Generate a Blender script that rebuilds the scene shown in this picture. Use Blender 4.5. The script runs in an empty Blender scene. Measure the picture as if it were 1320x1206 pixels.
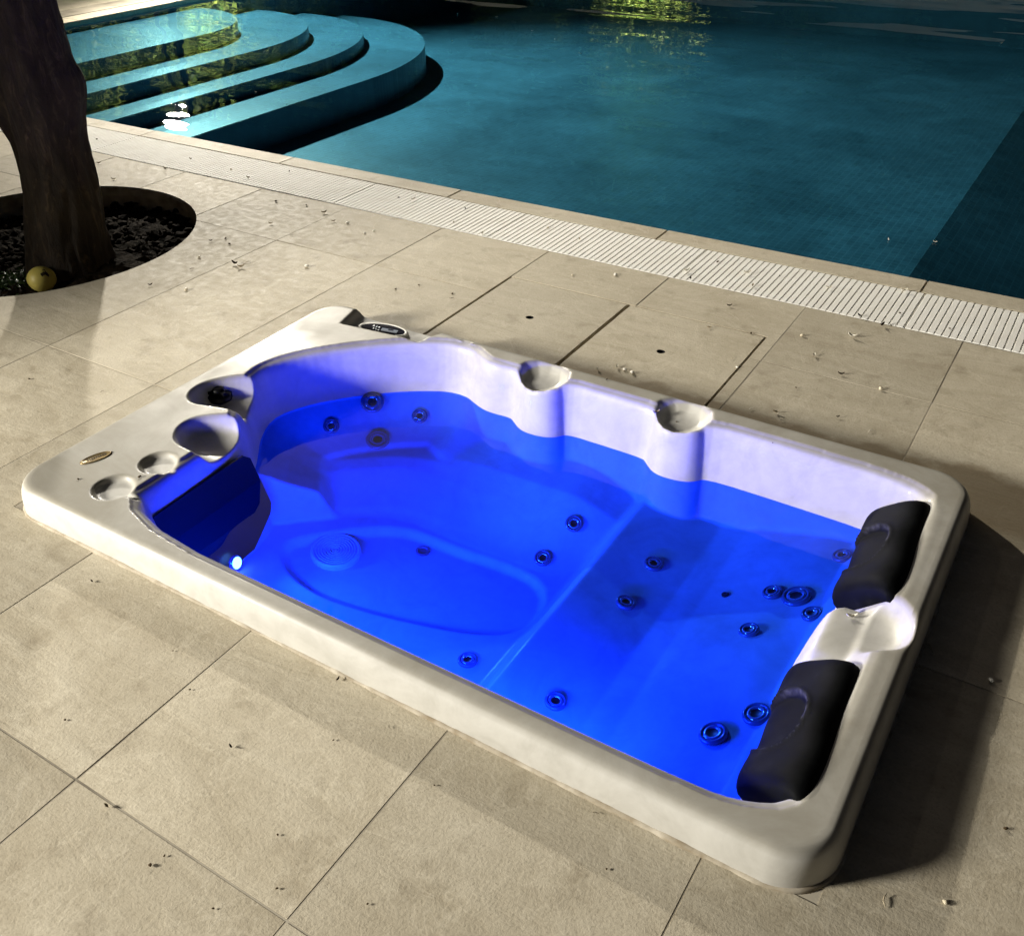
import bpy, bmesh, math, random
import numpy as np
from mathutils import Vector, Matrix
random.seed(7); RNG = np.random.default_rng(7)
R = math.radians
SC = bpy.context.scene
COL = SC.collection

# ------------------------------------------------------------------ camera
# solved from the vanishing points of the paving joints, paving slabs 0.6 m wide
CAM_R = Vector((0.84851315, 0.52893039, -0.01606493))
CAM_U = Vector((-0.28895377, 0.48854704, 0.82330281))
CAM_F = Vector((-0.44331835, 0.69394123, -0.56737502))
CAM_H = 1.6757; FPX = 1231.6; PW, PH = 1320, 1206
cam = bpy.data.cameras.new('camera'); camo = bpy.data.objects.new('camera', cam); COL.objects.link(camo)
camo.matrix_world = Matrix(((CAM_R.x, CAM_U.x, -CAM_F.x, 0), (CAM_R.y, CAM_U.y, -CAM_F.y, 0), (CAM_R.z, CAM_U.z, -CAM_F.z, CAM_H), (0, 0, 0, 1)))
cam.sensor_fit = 'HORIZONTAL'; cam.sensor_width = 36; cam.lens = 36 * FPX / PW
cam.clip_start = .02; cam.clip_end = 900
SC.camera = camo

# ------------------------------------------------------------------ sky, moon, exposure
SUN_EL, SUN_AZ = R(26), R(-47)          # direction the faint moonlight comes from (over the far left of the pool)
w = bpy.data.worlds.new('World'); SC.world = w; w.use_nodes = True
nt = w.node_tree; nt.nodes.clear()
sky = nt.nodes.new('ShaderNodeTexSky'); sky.sky_type = 'NISHITA'; sky.sun_disc = False
sky.sun_elevation = SUN_EL; sky.sun_rotation = SUN_AZ; sky.air_density = .5; sky.dust_density = 6; sky.ozone_density = 0
bg = nt.nodes.new('ShaderNodeBackground'); bg.inputs['Strength'].default_value = .0085
wo = nt.nodes.new('ShaderNodeOutputWorld')
nt.links.new(sky.outputs[0], bg.inputs[0]); nt.links.new(bg.outputs[0], wo.inputs[0])
sl = bpy.data.lights.new('moon', 'SUN'); sl.energy = .04; sl.angle = R(.5); sl.color = (1, .95, .86)
so = bpy.data.objects.new('moon', sl); COL.objects.link(so)
so.rotation_euler = Vector((math.sin(SUN_AZ) * math.cos(SUN_EL), math.cos(SUN_AZ) * math.cos(SUN_EL), math.sin(SUN_EL))).to_track_quat('Z', 'Y').to_euler()
SC.view_settings.view_transform = 'Standard'; SC.view_settings.look = 'None'
SC.view_settings.exposure = 0; SC.view_settings.gamma = 1; SC.view_settings.use_curve_mapping = False
SC.cycles.use_denoising = True
SC.cycles.max_bounces = 10; SC.cycles.diffuse_bounces = 5; SC.cycles.transparent_max_bounces = 12
SC.cycles.caustics_reflective = False; SC.cycles.caustics_refractive = False
SC.cycles.sample_clamp_indirect = 4

KEY_POS, KEY_AIM, KEY_W = Vector((-5.85, -3.15, 2.2)), Vector((-.75, 1.3, 0)), 4400
POST_POS, POST_W = Vector((-11.0, 9.2, 4.4)), 12500
GLOBE_POS, GLOBE_W = Vector((-11.6, 9.45, 1.85)), 60
LED_W, STRIP_W = 105, 62
BLUE = (.008, .058, 1.0)

# ------------------------------------------------------------------ helpers
def px_dir(x, y):
    return CAM_R * ((x - PW / 2) / FPX) - CAM_U * ((y - PH / 2) / FPX) + CAM_F
def gp(x, y, z=0.0):
    d = px_dir(x, y); t = (z - CAM_H) / d.z
    return Vector((d.x * t, d.y * t, z))

def tag(o, label=None, cat=None, group=None, kind=None):
    if label: o['label'] = label
    if cat: o['category'] = cat
    if group: o['group'] = group
    if kind: o['kind'] = kind
    return o
def empty(name, loc, label=None, cat=None, group=None):
    o = bpy.data.objects.new(name, None); COL.objects.link(o); o.location = loc
    o.empty_display_size = .1
    return tag(o, label, cat, group)
def root(name, loc, label, cat, group=None):
    o = empty(name, loc, label, cat, group)
    return o
def child(name, me, mat, parent, smooth=False, matrix=None):
    """mesh in world coordinates (or placed by matrix in world space) under parent"""
    if isinstance(me, bmesh.types.BMesh):
        b = me; me = bpy.data.meshes.new(name); b.normal_update(); b.to_mesh(me); b.free()
    if mat is not None and (len(me.materials) == 0):
        me.materials.append(mat)
    if smooth: me.polygons.foreach_set('use_smooth', [True] * len(me.polygons))
    o = bpy.data.objects.new(name, me); COL.objects.link(o)
    m = matrix if matrix is not None else Matrix.Identity(4)
    WM[o.name] = m
    pm = WM.get(parent.name)
    if pm is None:
        pm = Matrix.Translation(parent.location); WM[parent.name] = pm
    o.parent = parent
    o.matrix_local = pm.inverted() @ m
    return o
WM = {}
def top(name, me, mat, label=None, cat=None, group=None, kind=None, matrix=None, smooth=False):
    if isinstance(me, bmesh.types.BMesh):
        b = me; me = bpy.data.meshes.new(name); b.normal_update(); b.to_mesh(me); b.free()
    if mat is not None and len(me.materials) == 0: me.materials.append(mat)
    if smooth: me.polygons.foreach_set('use_smooth', [True] * len(me.polygons))
    o = bpy.data.objects.new(name, me); COL.objects.link(o)
    m = matrix if matrix is not None else Matrix.Identity(4)
    o.matrix_basis = m; WM[o.name] = m
    return tag(o, label, cat, group, kind)

def bm_box(bm, x0, x1, y0, y1, z0, z1, m=None):
    vs = [Vector((x, y, z)) for z in (z0, z1) for y in (y0, y1) for x in (x0, x1)]
    if m is not None: vs = [m @ v for v in vs]
    v = [bm.verts.new(p) for p in vs]
    for f in ((0, 2, 3, 1), (4, 5, 7, 6), (0, 1, 5, 4), (2, 6, 7, 3), (0, 4, 6, 2), (1, 3, 7, 5)):
        bm.faces.new([v[i] for i in f])
def bm_lathe(bm, prof, n=24, m=None, sx=1, sy=1):
    rings = []
    for r, z in prof:
        if r < 1e-6:
            p = Vector((0, 0, z)); rings.append([bm.verts.new(m @ p if m else p)])
        else:
            ring = []
            for i in range(n):
                a = 2 * math.pi * i / n
                p = Vector((r * math.cos(a) * sx, r * math.sin(a) * sy, z)); ring.append(bm.verts.new(m @ p if m else p))
            rings.append(ring)
    for a, b in zip(rings, rings[1:]):
        for i in range(n):
            j = (i + 1) % n
            if len(a) == 1 and len(b) == 1: continue
            if len(a) == 1: bm.faces.new((a[0], b[i], b[j]))
            elif len(b) == 1: bm.faces.new((a[i], a[j], b[0]))
            else: bm.faces.new((a[i], a[j], b[j], b[i]))
def bm_prism(bm, pts, z0, z1):
    lo = [bm.verts.new((x, y, z0)) for x, y in pts]; hi = [bm.verts.new((x, y, z1)) for x, y in pts]
    n = len(pts)
    bm.faces.new(hi); bm.faces.new(lo[::-1])
    for i in range(n): bm.faces.new((lo[i], lo[(i + 1) % n], hi[(i + 1) % n], hi[i]))
def bm_tube(bm, pts, rad, n=8, cap=True):
    pts = [Vector(p) for p in pts]; rings = []
    for i, p in enumerate(pts):
        t = (pts[min(i + 1, len(pts) - 1)] - pts[max(i - 1, 0)]).normalized()
        a = t.orthogonal().normalized() if i == 0 else (a - t * a.dot(t)).normalized()
        b = t.cross(a); r = rad[i] if isinstance(rad, (list, tuple)) else rad
        rings.append([bm.verts.new(p + (a * math.cos(q) + b * math.sin(q)) * r) for q in [2 * math.pi * k / n for k in range(n)]])
    for u, v in zip(rings, rings[1:]):
        for k in range(n): bm.faces.new((u[k], u[(k + 1) % n], v[(k + 1) % n], v[k]))
    if cap: bm.faces.new(rings[0][::-1]); bm.faces.new(rings[-1])

# ------------------------------------------------------------------ materials
class Mat:
    def __init__(s, name):
        s.m = bpy.data.materials.new(name); s.m.use_nodes = True; s.t = s.m.node_tree; s.t.nodes.clear()
        s.out = s.n('ShaderNodeOutputMaterial')
    def n(s, typ, **kw):
        nd = s.t.nodes.new(typ)
        for k, v in kw.items():
            if hasattr(nd, k): setattr(nd, k, v)
            else: nd.inputs[k].default_value = v
        return nd
    def l(s, a, b): s.t.links.new(a, b)
    def pbsdf(s, color=None, rough=.5, **kw):
        b = s.n('ShaderNodeBsdfPrincipled'); b.inputs['Roughness'].default_value = rough
        if color is not None: b.inputs['Base Color'].default_value = (*color, 1)
        for k, v in kw.items(): b.inputs[k.replace('_', ' ')].default_value = v
        s.l(b.outputs[0], s.out.inputs[0]); s.b = b
        return b
    def coord(s, which='Object', scale=None, offset_random=False):
        tc = s.n('ShaderNodeTexCoord'); o = tc.outputs[which]
        if offset_random:
            oi = s.n('ShaderNodeObjectInfo'); mu = s.n('ShaderNodeVectorMath', operation='SCALE'); mu.inputs[3].default_value = 37.0
            cb = s.n('ShaderNodeCombineXYZ'); s.l(oi.outputs['Random'], cb.inputs[0]); s.l(oi.outputs['Random'], cb.inputs[1])
            s.l(cb.outputs[0], mu.inputs[0]); ad = s.n('ShaderNodeVectorMath', operation='ADD'); s.l(o, ad.inputs[0]); s.l(mu.outputs[0], ad.inputs[1]); o = ad.outputs[0]
        if scale is not None:
            mp = s.n('ShaderNodeMapping'); mp.inputs['Scale'].default_value = scale; s.l(o, mp.inputs[0]); o = mp.outputs[0]
        return o
    def noise(s, vec, scale, detail=4, rough=.55, dist=0):
        nd = s.n('ShaderNodeTexNoise'); nd.inputs['Scale'].default_value = scale; nd.inputs['Detail'].default_value = detail
        nd.inputs['Roughness'].default_value = rough; nd.inputs['Distortion'].default_value = dist
        s.l(vec, nd.inputs['Vector']); return nd.outputs[0]
    def ramp(s, fac, stops):
        r = s.n('ShaderNodeValToRGB'); e = r.color_ramp.elements
        while len(e) < len(stops): e.new(.5)
        for q, (p, c) in zip(e, stops): q.position = p; q.color = (*c, 1) if len(c) == 3 else c
        s.l(fac, r.inputs[0]); return r.outputs[0]
    def mix(s, fac, a, b, mode='MIX'):
        m = s.n('ShaderNodeMix', data_type='RGBA', blend_type=mode)
        for i, v in ((0, fac), (6, a), (7, b)):
            if isinstance(v, (int, float)): m.inputs[i].default_value = v
            elif isinstance(v, tuple): m.inputs[i].default_value = (*v, 1)
            else: s.l(v, m.inputs[i])
        return m.outputs[2]
    def bump(s, h, strength=.3, dist=.002):
        b = s.n('ShaderNodeBump'); b.inputs['Strength'].default_value = strength; b.inputs['Distance'].default_value = dist
        s.l(h, b.inputs['Height']); return b.outputs[0]
    def math(s, op, a, b=None, clamp=False):
        m = s.n('ShaderNodeMath', operation=op, use_clamp=clamp)
        for i, v in ((0, a), (1, b)):
            if v is None: continue
            if isinstance(v, (int, float)): m.inputs[i].default_value = v
            else: s.l(v, m.inputs[i])
        return m.outputs[0]

def simple(name, color, rough=.5, **kw):
    m = Mat(name); m.pbsdf(color, rough, **kw)
    return m.m
def speckled(name, c0, c1, scale, rough=.6, bump=.3, dist=.003, **kw):
    m = Mat(name); b = m.pbsdf(None, rough, **kw); v = m.coord()
    n = m.noise(v, scale, 6)
    m.l(m.ramp(n, [(.3, c0), (.7, c1)]), b.inputs['Base Color'])
    m.l(m.bump(n, bump, dist), b.inputs['Normal'])
    return m.m

def mat_stone(name='stone_tile', base=(.475, .42, .312), hi=(.57, .515, .40), lo=(.355, .302, .21)):
    m = Mat(name); b = m.pbsdf(None, .55, Specular_IOR_Level=.35)
    v = m.coord('Object', offset_random=True); geo = m.n('ShaderNodeNewGeometry')
    big = m.noise(v, 2.2, 5, .6, .6); streak = m.noise(m.coord('Object', (1.2, 5.5, 1), True), 2.0, 6, .62, 1.2)
    fine = m.noise(v, 140, 3, .7); mid = m.noise(v, 26, 5, .65, .3)
    c = m.ramp(big, [(.30, lo), (.5, base), (.72, hi)])
    c = m.mix(m.ramp(streak, [(.42, (0, 0, 0)), (.62, (1, 1, 1))]), c, hi, 'MIX') if False else m.mix(.35, c, m.ramp(streak, [(.35, lo), (.5, base), (.66, hi)]))
    c = m.mix(.22, c, m.ramp(mid, [(.3, lo), (.7, hi)]))
    c = m.mix(m.ramp(fine, [(.32, (.34, .34, .34)), (.50, (0, 0, 0))]), c, (.2, .165, .11))
    # pale veins
    vn = m.noise(v, 3.2, 5, .6, 1.6); ve = m.math('ABSOLUTE', m.math('SUBTRACT', vn, .5))
    c = m.mix(m.math('MULTIPLY', m.ramp(ve, [(.0, (1, 1, 1)), (.014, (0, 0, 0))]), .30), c, (.66, .6, .47))
    # dirt: small dark smudges and the brown water stain that lies along the tub's far edge
    sm = m.noise(geo.outputs['Position'], 9, 5, .6); c = m.mix(m.ramp(sm, [(.56, (0, 0, 0)), (.76, (.6, .6, .6))]), c, (.23, .185, .12))
    sx = m.n('ShaderNodeSeparateXYZ'); m.l(geo.outputs['Position'], sx.inputs[0])
    yy = m.math('ADD', sx.outputs[1], m.math('MULTIPLY', m.math('SUBTRACT', m.noise(geo.outputs['Position'], 7, 5), .5), .22))
    band = m.math('MULTIPLY', m.ramp(yy, [(0, (0, 0, 0)), (1, (1, 1, 1))]), 1.0) if False else yy
    mr = m.n('ShaderNodeMapRange'); m.l(band, mr.inputs[0]); mr.inputs[1].default_value = 2.76; mr.inputs[2].default_value = 2.72
    mr2 = m.n('ShaderNodeMapRange'); m.l(sx.outputs[0], mr2.inputs[0]); mr2.inputs[1].default_value = -1.65; mr2.inputs[2].default_value = -1.4
    mr3 = m.n('ShaderNodeMapRange'); m.l(sx.outputs[1], mr3.inputs[0]); mr3.inputs[1].default_value = 2.4; mr3.inputs[2].default_value = 2.5
    st = m.math('MULTIPLY', m.math('MULTIPLY', mr.outputs[0], mr2.outputs[0]), mr3.outputs[0])
    c = m.mix(m.math('MULTIPLY', st, .7), c, (.20, .145, .075))
    oi = m.n('ShaderNodeObjectInfo'); hv = m.n('ShaderNodeHueSaturation'); m.l(c, hv.inputs['Color'])
    m.l(m.math('ADD', m.math('MULTIPLY', oi.outputs['Random'], .2), .90), hv.inputs['Value'])
    m.l(hv.outputs[0], b.inputs['Base Color'])
    m.l(m.ramp(mid, [(.3, (.60,) * 3), (.7, (.82,) * 3)]), b.inputs['Roughness'])
    hsum = m.math('ADD', m.math('MULTIPLY', fine, .5), m.math('ADD', m.math('MULTIPLY', mid, .7), m.math('MULTIPLY', streak, 1.1)))
    m.l(m.bump(hsum, .55, .0035), b.inputs['Normal'])
    return m.m

def mat_acrylic():
    m = Mat('marbled_acrylic'); b = m.pbsdf(None, .4, Specular_IOR_Level=.35, Coat_Weight=.14, Coat_Roughness=.12)
    v = m.coord('Object'); n1 = m.noise(v, 5, 6, .65, 1.4); n2 = m.noise(v, 24, 5, .6); n3 = m.noise(v, 160, 3, .6)
    c = m.ramp(n1, [(.34, (.43, .415, .375)), (.5, (.50, .485, .445)), (.66, (.55, .537, .495))])
    c = m.mix(.25, c, m.ramp(n2, [(.35, (.43, .415, .37)), (.65, (.59, .575, .53))]))
    geo = m.n('ShaderNodeNewGeometry'); sx = m.n('ShaderNodeSeparateXYZ'); m.l(geo.outputs['Position'], sx.inputs[0])
    # film of dirt on the flat rim, patchy
    flat = m.n('ShaderNodeMapRange'); m.l(sx.outputs[2], flat.inputs[0]); flat.inputs[1].default_value = .075; flat.inputs[2].default_value = .088
    film = m.noise(v, 3.1, 7, .68, .8)
    fm = m.math('MULTIPLY', m.math('MULTIPLY', m.ramp(film, [(.34, (1, 1, 1)), (.66, (.45, .45, .45))]), flat.outputs[0]), .9)
    c = m.mix(fm, c, (.285, .262, .21))
    m.l(c, b.inputs['Base Color'])
    m.l(m.ramp(m.noise(v, 8, 5), [(.3, (.38,) * 3), (.7, (.58,) * 3)]), b.inputs['Roughness'])
    m.l(m.bump(n3, .06, .0006), b.inputs['Normal'])
    return m.m

def mat_water(name, tint, wave, strength, dist, wscale=(1, 1, 1)):
    m = Mat(name); v = m.coord('Object', wscale)
    n = m.noise(v, wave, 3, .5, .4); n2 = m.noise(v, wave * 4.5, 2, .5)
    bmp = m.bump(m.math('ADD', n, m.math('MULTIPLY', n2, .5)), strength, dist)
    tr = m.n('ShaderNodeBsdfTransparent'); tr.inputs[0].default_value = (*tint, 1)
    gl = m.n('ShaderNodeBsdfGlossy'); gl.inputs['Roughness'].default_value = .012; m.l(bmp, gl.inputs['Normal'])
    fr = m.n('ShaderNodeFresnel'); fr.inputs['IOR'].default_value = 1.333; m.l(bmp, fr.inputs['Normal'])
    geo = m.n('ShaderNodeNewGeometry')
    f = m.math('MULTIPLY', fr.outputs[0], m.math('SUBTRACT', 1.0, geo.outputs['Backfacing']))   # the underside passes light on to the walls above
    mx = m.n('ShaderNodeMixShader'); m.l(f, mx.inputs[0]); m.l(tr.outputs[0], mx.inputs[1]); m.l(gl.outputs[0], mx.inputs[2])
    m.l(mx.outputs[0], m.out.inputs[0])
    return m.m

def mat_mosaic():
    m = Mat('pool_mosaic'); b = m.pbsdf(None, .35)
    geo = m.n('ShaderNodeNewGeometry'); pos = geo.outputs['Position']
    br = m.n('ShaderNodeTexBrick', offset=0.0); m.l(pos, br.inputs['Vector'])
    br.inputs['Scale'].default_value = 1; br.inputs['Brick Width'].default_value = .05; br.inputs['Row Height'].default_value = .05
    br.inputs['Mortar Size'].default_value = .003; br.inputs['Mortar Smooth'].default_value = .2
    br.inputs['Color1'].default_value = (.029, .086, .132, 1); br.inputs['Color2'].default_value = (.042, .115, .172, 1); br.inputs['Mortar'].default_value = (.062, .148, .21, 1)
    big = m.noise(pos, 1.1, 5, .6, .5); mid = m.noise(pos, 7, 4, .6)
    c = m.mix(1.0, br.outputs[0], m.ramp(big, [(.3, (.62, .66, .68)), (.7, (1.2, 1.15, 1.15))]), 'MULTIPLY')
    c = m.mix(.5, c, m.mix(1.0, c, m.ramp(mid, [(.3, (.7, .72, .72)), (.7, (1.25, 1.2, 1.2))]), 'MULTIPLY'))
    m.l(c, b.inputs['Base Color'])
    return m.m

def mat_bark():
    m = Mat('bark'); b = m.pbsdf(None, .85); v = m.coord('Object', (1, 1, .28))
    n = m.noise(v, 26, 8, .68, 1.2); n2 = m.noise(m.coord(), 7, 5)
    c = m.mix(.45, m.ramp(n, [(.3, (.010, .007, .004)), (.55, (.04, .026, .014)), (.75, (.20, .138, .075))]), m.ramp(n2, [(.3, (.012, .008, .005)), (.7, (.07, .048, .027))]))
    m.l(c, b.inputs['Base Color']); m.l(m.bump(n, 1.0, .045), b.inputs['Normal'])
    return m.m
def mat_leaf(name, c0, c1, rough=.45, spec=.4):
    m = Mat(name); b = m.pbsdf(None, rough, Specular_IOR_Level=spec)
    geo = m.n('ShaderNodeNewGeometry'); rp = geo.outputs['Random Per Island']
    m.l(m.ramp(rp, [(.0, c0), (1, c1)]), b.inputs['Base Color'])
    return m.m
def mat_emit(name, color, strength):
    m = Mat(name); e = m.n('ShaderNodeEmission'); e.inputs[0].default_value = (*color, 1); e.inputs[1].default_value = strength
    m.l(e.outputs[0], m.out.inputs[0]); return m.m

def mat_foam():
    m = Mat('black_foam'); b = m.pbsdf(None, .6, Specular_IOR_Level=.04); v = m.coord(); n = m.noise(v, 45, 5); n2 = m.noise(v, 14, 5, .65)
    c = m.ramp(n2, [(.35, (.0022, .0023, .0026)), (.62, (.0045, .005, .0055)), (.75, (.011, .0115, .012))])
    a = m.n('ShaderNodeAttribute', attribute_name='dust')
    c = m.mix(m.math('MULTIPLY', a.outputs['Fac'], m.ramp(n, [(.35, (.1,) * 3), (.7, (.75,) * 3)])), c, (.10, .098, .09))
    m.l(c, b.inputs['Base Color']); m.l(m.bump(n, .15, .001), b.inputs['Normal']); return m.m

M = dict(
    stone=mat_stone(), acrylic=mat_acrylic(), bark=mat_bark(), mosaic=mat_mosaic(),
    grout=speckled('grout', (.10, .08, .055), (.62, .56, .44), 1.6, .9, .2, .001),
    spa_water=mat_water('spa_water', (.11, .31, .97), 3.0, .12, .01),
    pool_water=mat_water('pool_water', (.58, .90, .95), 1.6, .8, .10, (1, 1.5, 1)),
    black_foam=mat_foam(),
    dark_plastic=simple('dark_plastic', (.004, .004, .005), .35, Specular_IOR_Level=.25),
    jet_plastic=simple('jet_plastic', (.10, .10, .12), .2, Coat_Weight=.5),
    jet_chrome=simple('jet_chrome', (.45, .45, .48), .15, Metallic=.75),
    jet_hole=simple('jet_hole', (.004, .004, .006), .4),
    white_plastic=speckled('white_plastic', (.62, .59, .52), (.76, .74, .68), 30, .5, .1, .001),
    grate=speckled('grate_plastic', (.78, .755, .69), (.86, .845, .79), 9, .75, .1, .001),
    display=simple('display', (.006, .008, .016), .08, Coat_Weight=.6),
    display_strip=simple('display_strip', (.16, .19, .25), .3), button=simple('button', (.34, .36, .40), .35),
    brass=speckled('brass', (.16, .11, .045), (.34, .25, .11), 90, .4, .4, .001, Metallic=.5),
    sealant=speckled('sealant', (.24, .19, .12), (.50, .45, .36), 22, .8, .6, .003),
    soil=speckled('soil', (.006, .0045, .003), (.028, .02, .012), 30, .95, .9, .02, Specular_IOR_Level=.05),
    lemon=speckled('lemon_skin', (.66, .54, .10), (.80, .68, .18), 9, .45, .3, .002),
    lemon_spot=simple('rotten_spot', (.05, .035, .015), .8),
    pit_wall=speckled('pit_wall', (.30, .22, .12), (.58, .49, .33), 14, .9, .8, .008),
    dry=mat_leaf('dry_leaf', (.20, .14, .07), (.62, .55, .40)), dark_leaf=mat_leaf('dark_dry_leaf', (.012, .009, .006), (.06, .04, .02), .9, .1),
    petal=mat_leaf('petal', (.62, .58, .48), (.78, .75, .66)),
    leaf=mat_leaf('citrus_leaf', (.028, .075, .016), (.09, .16, .035)),
    shrub=mat_leaf('shrub_leaf', (.06, .13, .025), (.22, .28, .06)), weed=mat_leaf('weed', (.02, .06, .012), (.07, .13, .03)),
    lawn=speckled('lawn', (.03, .06, .014), (.07, .11, .03), 18, .95, .6, .02),
    wall_white=speckled('render_white', (.62, .6, .55), (.74, .72, .67), 3, .85, .3, .003),
    lamp_metal=simple('lamp_metal', (.05, .05, .055), .4, Metallic=.6),
    led=mat_emit('led_lens', (.55, .72, 1.0), 14), fill_strip=mat_emit('fill_strip_lens', (.02, .1, 1.0), 6), globe=mat_emit('lit_globe', (1.0, .93, .80), 190), flood=mat_emit('flood_lens', (1, .93, .80), 8),
)

# ------------------------------------------------------------------ dimensions
GX0, GDX = -.29, .6                                   # paving joints across
YJ = [-3.155, -1.905, -.656, .594, 1.842, 3.10, 3.625]  # paving joints along
TUB = (-2.488, -.058, 1.116, 2.578)                   # hot tub outline x0 x1 y0 y1
PIT = (-4.352, 2.58, .735)                            # tree pit centre, radius
POOL = (-9.25, 12.0, 4.135, 13.7)
WATER_Z = -.035
HATCH = (-2.094, -.936, 2.50, 3.297)

# ------------------------------------------------------------------ ground, deck
def ring_sheet(bm, outer, inner, z):
    ox0, ox1, oy0, oy1 = outer; ix0, ix1, iy0, iy1 = inner
    for x0, x1, y0, y1 in ((ox0, ox1, oy0, iy0), (ox0, ox1, iy1, oy1), (ox0, ix0, iy0, iy1), (ix1, ox1, iy0, iy1)):
        bm.faces.new([bm.verts.new(p) for p in ((x0, y0, z), (x1, y0, z), (x1, y1, z), (x0, y1, z))])
DECK = (-15.9, 12.6, YJ[0], 14.3)
bm = bmesh.new(); ring_sheet(bm, (-260, 260, -260, 260), (DECK[0] + .05, DECK[1] - .05, DECK[2] + .05, DECK[3] - .05), -.03)
top('ground', bm, M['lawn'], kind='structure')

bm = bmesh.new()                                       # grout bed, open over the pool, the tub and the tree pit
xb = sorted({DECK[0], DECK[1], POOL[0] - .3, TUB[0] + .03, TUB[1] - .03, PIT[0] - .8, PIT[0] + .8, HATCH[0], HATCH[1]})
yb = sorted({DECK[2], DECK[3], 3.63, POOL[3] + .3, TUB[2] + .03, TUB[3] - .03, PIT[1] - .8, PIT[1] + .8, HATCH[3]})
for x0, x1 in zip(xb, xb[1:]):
    for y0, y1 in zip(yb, yb[1:]):
        cx, cy = (x0 + x1) / 2, (y0 + y1) / 2
        if TUB[0] < cx < TUB[1] and TUB[2] < cy < TUB[3]: continue
        if cx > POOL[0] - .3 and 3.63 < cy < POOL[3] + .3: continue
        if abs(cx - PIT[0]) < .8 and abs(cy - PIT[1]) < .8: continue
        if HATCH[0] < cx < HATCH[1] and HATCH[2] < cy < HATCH[3]: continue
        bm.faces.new([bm.verts.new(p) for p in ((x0, y0, -.0012), (x1, y0, -.0012), (x1, y1, -.0012), (x0, y1, -.0012))])
n = 64; sq = []; ci = []
for i in range(n):
    a = 2 * math.pi * i / n; c, s = math.cos(a), math.sin(a); k = .8 / max(abs(c), abs(s))
    sq.append(bm.verts.new((PIT[0] + c * k, PIT[1] + s * k, -.0012))); ci.append(bm.verts.new((PIT[0] + c * (PIT[2] + .012), PIT[1] + s * (PIT[2] + .012), -.0012)))
for i in range(n): bm.faces.new((sq[i], sq[(i + 1) % n], ci[(i + 1) % n], ci[i]))
deck = top('deck', bm, M['grout'], kind='structure')

def tile_mesh(name, wx, wy, th=.022, bev=.0014):
    bm = bmesh.new(); bm_box(bm, -wx / 2, wx / 2, -wy / 2, wy / 2, -th, 0)
    bmesh.ops.bevel(bm, geom=[e for e in bm.edges if all(v.co.z > -1e-4 for v in e.verts)], offset=bev, segments=2, affect='EDGES')
    me = bpy.data.meshes.new(name); bm.normal_update(); bm.to_mesh(me); bm.free(); me.materials.append(M['stone']); return me
def cutter(kind, *a):
    bm = bmesh.new()
    if kind == 'box': bm_box(bm, a[0], a[1], a[2], a[3], -.2, .2)
    else: bm_lathe(bm, [(0, -.2), (a[2], -.2), (a[2], .2), (0, .2)], a[3] if len(a) > 3 else 96, Matrix.Translation((a[0], a[1], 0)))
    bmesh.ops.recalc_face_normals(bm, faces=bm.faces[:])
    me = bpy.data.meshes.new('cut'); bm.to_mesh(me); bm.free()
    o = bpy.data.objects.new('cut', me); COL.objects.link(o); return o
def boolean_cut(o, cutters):
    for c in cutters:
        md = o.modifiers.new('b', 'BOOLEAN'); md.operation = 'DIFFERENCE'; md.solver = 'EXACT'; md.object = c
    bpy.context.view_layer.update()
    dg = bpy.context.evaluated_depsgraph_get(); me = bpy.data.meshes.new_from_object(o.evaluated_get(dg))
    o.modifiers.clear(); o.data = me
    return len(me.polygons)
CUT_TUB = cutter('box', TUB[0] + .012, TUB[1] - .012, TUB[2] + .012, TUB[3] - .012)
CUT_PIT = cutter('cyl', *PIT)
CUT_HATCH = cutter('box', *HATCH)
tiles = {}
def add_tile(x0, x1, y0, y1):
    g = .0014
    key = (round(x1 - x0, 3), round(y1 - y0, 3))
    if key not in tiles: tiles[key] = tile_mesh('tile', x1 - x0 - 2 * g, y1 - y0 - 2 * g)
    cx, cy = (x0 + x1) / 2, (y0 + y1) / 2
    cuts = []
    def hit(a): return x1 > a[0] and x0 < a[1] and y1 > a[2] and y0 < a[3]
    if hit(TUB): cuts.append(CUT_TUB)
    if hit(HATCH): cuts.append(CUT_HATCH)
    px, py = min(max(PIT[0], x0), x1), min(max(PIT[1], y0), y1)
    if math.hypot(px - PIT[0], py - PIT[1]) < PIT[2]: cuts.append(CUT_PIT)
    m = Matrix.Translation((cx, cy, random.uniform(-.0006, .0006)))
    o = child('tile', tiles[key].copy() if cuts else tiles[key], M['stone'], deck, matrix=m)
    if cuts and boolean_cut(o, cuts) == 0: bpy.data.objects.remove(o)
nx = [GX0 + GDX * k for k in range(-26, 7)]
for xa, xc in zip(nx, nx[1:]):
    for ya, yc in zip(YJ[1:], YJ[2:]):
        if xc > 2.8: continue
        if xa < -9.5 and ya < 0: continue
        add_tile(xa, xc, ya, yc)
yl = [3.625 + 1.25 * k for k in range(0, 9)]
for xa, xc in zip(nx, nx[1:]):                          # deck past the left end of the pool
    if xc > POOL[0] - .1: break
    for ya, yc in zip(yl, yl[1:]): add_tile(xa, xc, ya, yc)

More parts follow.
